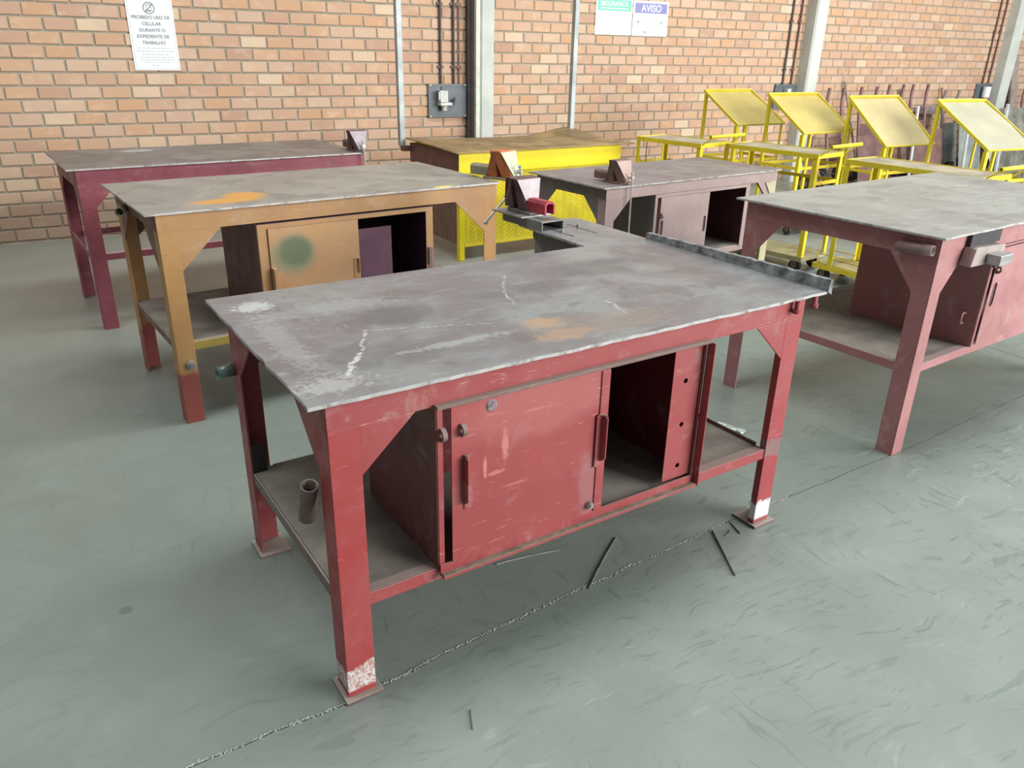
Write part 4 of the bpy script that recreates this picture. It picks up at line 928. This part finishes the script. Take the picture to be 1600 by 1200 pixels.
leaning('aluminium_strip', (11.85, 6.2, .02), (12.05, 6.38, .92), .0, M['grey_tube'], 'second narrow strip under the rightmost tray', 'strip', 'pale strips leaning at the wall', flat=(.04, .02))
leaning('aluminium_strip', (13.4, 6.2, .02), (12.7, 6.38, .80), .0, M['grey_tube'], 'grey bar leaning below the rightmost tray at the picture edge', 'strip', 'pale strips leaning at the wall', flat=(.05, .02))
leaning('leaning_sheet', (11.05, 6.50, .02), (11.05, 6.70, .92), .0, M['grey_sheet'], 'grey-green metal sheet leaning behind the rightmost tray post', 'metal sheet', flat=(.50, .004))
leaning('leaning_sheet', (12.10, 6.48, .02), (12.10, 6.70, .90), .0, plain('olive_sheet', (.20, .20, .165), .6, 0, .4, 5), 'mottled olive metal sheet under the rightmost slanted tray', 'metal sheet', flat=(.75, .004))
leaning('leaning_sheet', (9.1, 6.56, .02), (9.1, 6.70, .62), .0, M['brown_sheet'], 'brown metal sheet leaning low behind the middle yellow cart', 'metal sheet', flat=(.60, .004))
leaning('leaning_sheet', (10.2, 6.55, .02), (10.2, 6.70, .66), .0, M['brown_sheet'], 'brown metal sheet behind the posts of the third tray', 'metal sheet', flat=(.62, .004))
leaning('leaning_sheet', (13.3, 6.5, .02), (13.3, 6.70, .72), .0, M['brown_sheet'], 'brown metal sheet at the far right below the last column', 'metal sheet', flat=(.9, .004))
leaning('wall_rail', (10.85, 7.30, .845), (11.3, 7.30, .845), .0, plain('weathered_board', (.27, .22, .22), .7, 0, .3, 8), 'short weathered board bracket on the wall between the two right trays', 'board', flat=(.10, .12))

# ------------------------------------------------------------------ wall panels, conduits
def elec(x0, x1, z0, z1, label, tx=()):
    R = empty('switch_panel', (x0, YW - 0.001, z0)); tag(R, label, 'switch panel')
    w_, h_ = x1 - x0, z1 - z0
    MB().box((0, -0.022, 0), (w_, 0, h_)).build('back_plate', M['plate_dark'], R, .002)
    MB().box((0, -.027, 0), (w_, -.0225, .022)).box((0, -.027, h_ - .022), (w_, -.0225, h_)).build('plate_flange', M['plate_dark'], R, .001)
    for (a, b) in ((.02, .011), (w_ - .02, .011), (.02, h_ - .011), (w_ - .02, h_ - .011)): MB().cyl((a, -.0275, b), (a, -.031, b), .006, 6).build('screw', M['bright'], R)
    return R
P1 = elec(3.287, 3.70, 0.896, 1.205, 'dark grey plate with a pale plug switch on the wall left of the first column')
MB().box((0.095, -.10, .145), (.175, -.0275, .25)).build('switch_box', M['box_grey'], P1, .004)
MB().box((0.088, -.115, .115), (.215, -.0275, .142)).build('switch_flange', M['box_grey'], P1, .003)
MB().cyl((0.145, -.07, .112), (0.145, -.07, .068), .030, 16, r2=.026).build('socket_collar', M['box_grey'], P1)
MB().box((0.078, -.105, .17), (.088, -.095, .25)).box((.078, -.105, .2405), (.115, -.1005, .25)).build('lock_lever', M['white'], P1)
mb = MB()
for i in range(5):
    zc = .115 + i * .014; mb.tube([(.25 + .025 * math.cos(t) + i * .002, -.035 - .006 * math.sin(t), zc + .012 * math.cos(t)) for t in [PI * k / 6 for k in range(7)]], .0035, 6)
mb.build('cable_coil', M['rubber'], P1)
P2 = elec(8.0, 8.36, 0.90, 1.19, 'grey switch plate on the wall left of the second column, above the second tray')
MB().box((0.15, -.09, .16), (.21, -.0275, .24)).build('switch_box', M['box_grey'], P2, .003)
P3 = elec(12.22, 12.60, 0.90, 1.19, 'dark switch plate left of the last column, holding a white and red plug box')
MB().cyl((.16, -.09, .10), (.16, -.09, .25), .055, 16).build('switch_box', M['white'], P3)
MB().cyl((.17, -.09, .06), (.17, -.09, .0995), .045, 16).build('plug_cap', M['red_cap'], P3)
def conduit(x, z0, mat, label, r=.012, clamps=(1.35, 1.9)):
    R = empty('conduit', (x, YW - .016, z0)); tag(R, label, 'conduit', None)
    MB().cyl((0, 0, 0), (0, 0, 4.1 - z0), r, 10).build('tube', mat, R)
    for c in clamps: MB().box((-.03, -.004, c - z0), (.03, .014, c - z0 + .02)).build('clamp', mat, R)
conduit(3.425, 1.145, M['cond'], 'dark conduit dropping to the pale plug switch left of the first column')
conduit(3.565, 1.206, M['cond'], 'dark conduit right next to the first column, ending at the plate corner')
conduit(3.62, 1.206, M['cond_b'], 'thin brown conduit beside the first column', r=.006)
conduit(8.12, 1.142, M['cond'], 'left dark conduit above the plate beside the second column')
conduit(8.27, 1.191, M['cond_b'], 'brown conduit hugging the second column')
conduit(12.36, 1.15, M['cond_b'], 'left brown conduit above the white and red plug box')
conduit(12.50, 1.191, M['cond_b'], 'right brown conduit beside the last column')
leaning('brown_beam', (13.35, 7.28, .02), (13.0, 7.38, 1.58), .0, plain('grey_brown_beam', (.33, .27, .24), .7), 'grey-brown plank leaning in the shade of the last column', 'beam', flat=(.16, .03))

# ------------------------------------------------------------------ signs
S1 = empty('wall_sign', (0.718, YW - .001, 1.314)); tag(S1, 'tall white notice forbidding phone use, at the top left of the wall', 'sign')
MB().box((0, -.006, 0), (.345, 0, .57)).build('board', M['white'], S1, .001)
for (a, b) in (((.012, .012), (.333, .0145)), ((.012, .5555), (.333, .558)), ((.012, .012), (.0145, .558)), ((.3305, .012), (.333, .558))):
    MB().box((a[0], -.0068, a[1]), (b[0], -.0062, b[1])).build('border_line', M['ink_pale'], S1)
ic = MB(); ic.holed(circ(.168, .460, .044, 32), [circ(.168, .460, .036, 32)], (0, -.0062, 0), (1, 0, 0), (0, 0, 1), .0006); 
ic.prism([(.194, -.0068, .491), (.199, -.0068, .486), (.142, -.0068, .429), (.137, -.0068, .434)], (0, .0005, 0))
ic.holed(rect(.150, .436, .186, .486), [rect(.154, .446, .182, .481)], (0, -.0063, 0), (1, 0, 0), (0, 0, 1), .0006)
ic.build('prohibition_symbol', M['ink'], S1)
for (tx, zz, sz) in (('PROIBIDO USO DE', .392, .034), ('CELULAR', .345, .034), ('DURANTE O', .298, .034), ('EXPEDIENTE DE', .252, .034), ('TRABALHO', .206, .034)):
    text('lettering', tx, sz, M['ink'], S1, (.172, -.0066, zz), sx=1.0, bold=.0008)
rr = random.Random(5)
for (zz, x0, x1) in ((.166, .04, .29), (.143, .03, .31), (.119, .07, .27), (.098, .05, .31), (.079, .05, .31), (.062, .08, .27)):
    x = x0; mb = MB()
    while x < x1 - .01:
        l = rr.uniform(.012, .035); mb.box((x, -.0066, zz - .0022), (min(x + l, x1), -.0061, zz + .0022)); x += l + .006
    mb.build('small_print', M['ink_pale'], S1)
text('lettering', 'SATUS', .018, M['ink_pale'], S1, (.16, -.0066, .036))
S2 = empty('wall_sign', (5.218, YW - .001, 1.69)); tag(S2, 'white sign with a green header reading SEGURANÇA, left of the blue one', 'sign')
MB().box((0, -.006, 0), (.478, 0, .345)).build('board', M['white'], S2, .001)
MB().box((.018, -.0068, .232), (.460, -.0062, .338)).build('header_band', M['sgreen'], S2)
text('lettering', 'SEGURANÇA', .062, M['white'], S2, (.235, -.0074, .298), bold=.001)
mb = MB(); x = .06
while x < .42: l = rr.uniform(.02, .05); mb.box((x, -.0072, .250), (min(x + l, .425), -.0069, .262)); x += l + .008
mb.build('small_print', M['white'], S2)
mb = MB(); x = .07
while x < .40: l = rr.uniform(.02, .05); mb.box((x, -.0066, .188), (min(x + l, .41), -.0061, .205)); x += l + .01
mb.build('small_print', plain('very_faded_ink', (.70, .74, .75), .5, 0, 0), S2)
S3 = empty('wall_sign', (5.708, YW - .001, 1.688)); tag(S3, 'white sign with a blue header reading AVISO, right of the green one', 'sign')
MB().box((0, -.006, 0), (.482, 0, .345)).build('board', M['white'], S3, .001)
MB().box((.022, -.0068, .226), (.462, -.0062, .325)).build('header_band', M['sblue'], S3)
text('lettering', 'AVISO', .098, M['white'], S3, (.245, -.0074, .272), bold=.0012)
for tx, zz, xx in (('ÁREA', .190, .20), ('MONITORADA', .140, .19), ('POR', .090, .18), ('CÂMERAS', .042, .19)):
    text('lettering', tx, .038, M['ink_pale'], S3, (xx, -.0066, zz), bold=.0005)
MB().box((.375, -.0066, .12), (.42, -.0061, .155)).box((.39, -.0066, .10), (.405, -.0061, .118)).build('camera_symbol', M['ink_pale'], S3)

# ------------------------------------------------------------------ things lying about
def rod(p, q, r, label, bend=0.0, mat='steel_dark'):
    p = Vector((*p, r)); q = Vector((*q, r)); R = p.copy(); d = q - p; n = Vector((-d.y, d.x, 0)) * bend
    pts = [d * t + n * math.sin(PI * t) for t in [i / 6 for i in range(7)]]
    o = MB().tube(pts, r, 7).build('welding_rod', M[mat], None); o.location = R; tag(o, label, 'rod', 'loose rods on the floor')
rod((1.214, 1.586), (1.4575, 1.770), .0028, 'dark rod crossing from the floor joint towards the foreground bench', .01)
rod((1.780, 1.642), (1.666, 1.417), .003, 'straight dark rod in front of the bench foot at the right')
rod((1.875, 1.655), (1.855, 1.585), .002, 'short dark stub right beside the right foot of the foreground bench')
rod((0.671, 1.329), (0.648, 1.272), .002, 'tiny dark stub on the floor at the bottom centre')
rod((1.02, 1.83), (1.24, 1.80), .002, 'thin pale wire on the floor under the foreground bench', .02, 'steel')
rod((1.84, 1.62), (1.80, 1.60), .0015, 'tiny wire bit in front of the right bench foot', 0.1)
# crumpled wrapper on the right shelf rail of the foreground bench
mb = MB(); rr = random.Random(2); nx = 6; ny = 3; vs = []; 
for j in range(ny + 1):
    for i in range(nx + 1): vs.append((i * .022 + rr.uniform(-.004, .004), j * .012 + rr.uniform(-.003, .003), .002 + rr.uniform(0, .008)))
mb.add(vs, [(j * (nx + 1) + i, j * (nx + 1) + i + 1, (j + 1) * (nx + 1) + i + 1, (j + 1) * (nx + 1) + i) for j in range(ny) for i in range(nx)])
o = mb.build('crumpled_wrapper', plain('foil_wrapper', (.62, .70, .68), .3, .2, .4, 60)); sd = o.modifiers.new('thick', 'SOLIDIFY'); sd.thickness = .0008
o.location = (2.38, 2.27, .0); o.rotation_euler = (0, 0, math.radians(-70)); tag(o, 'crumpled pale wrapper on the floor behind the right end of the foreground bench', 'wrapper')
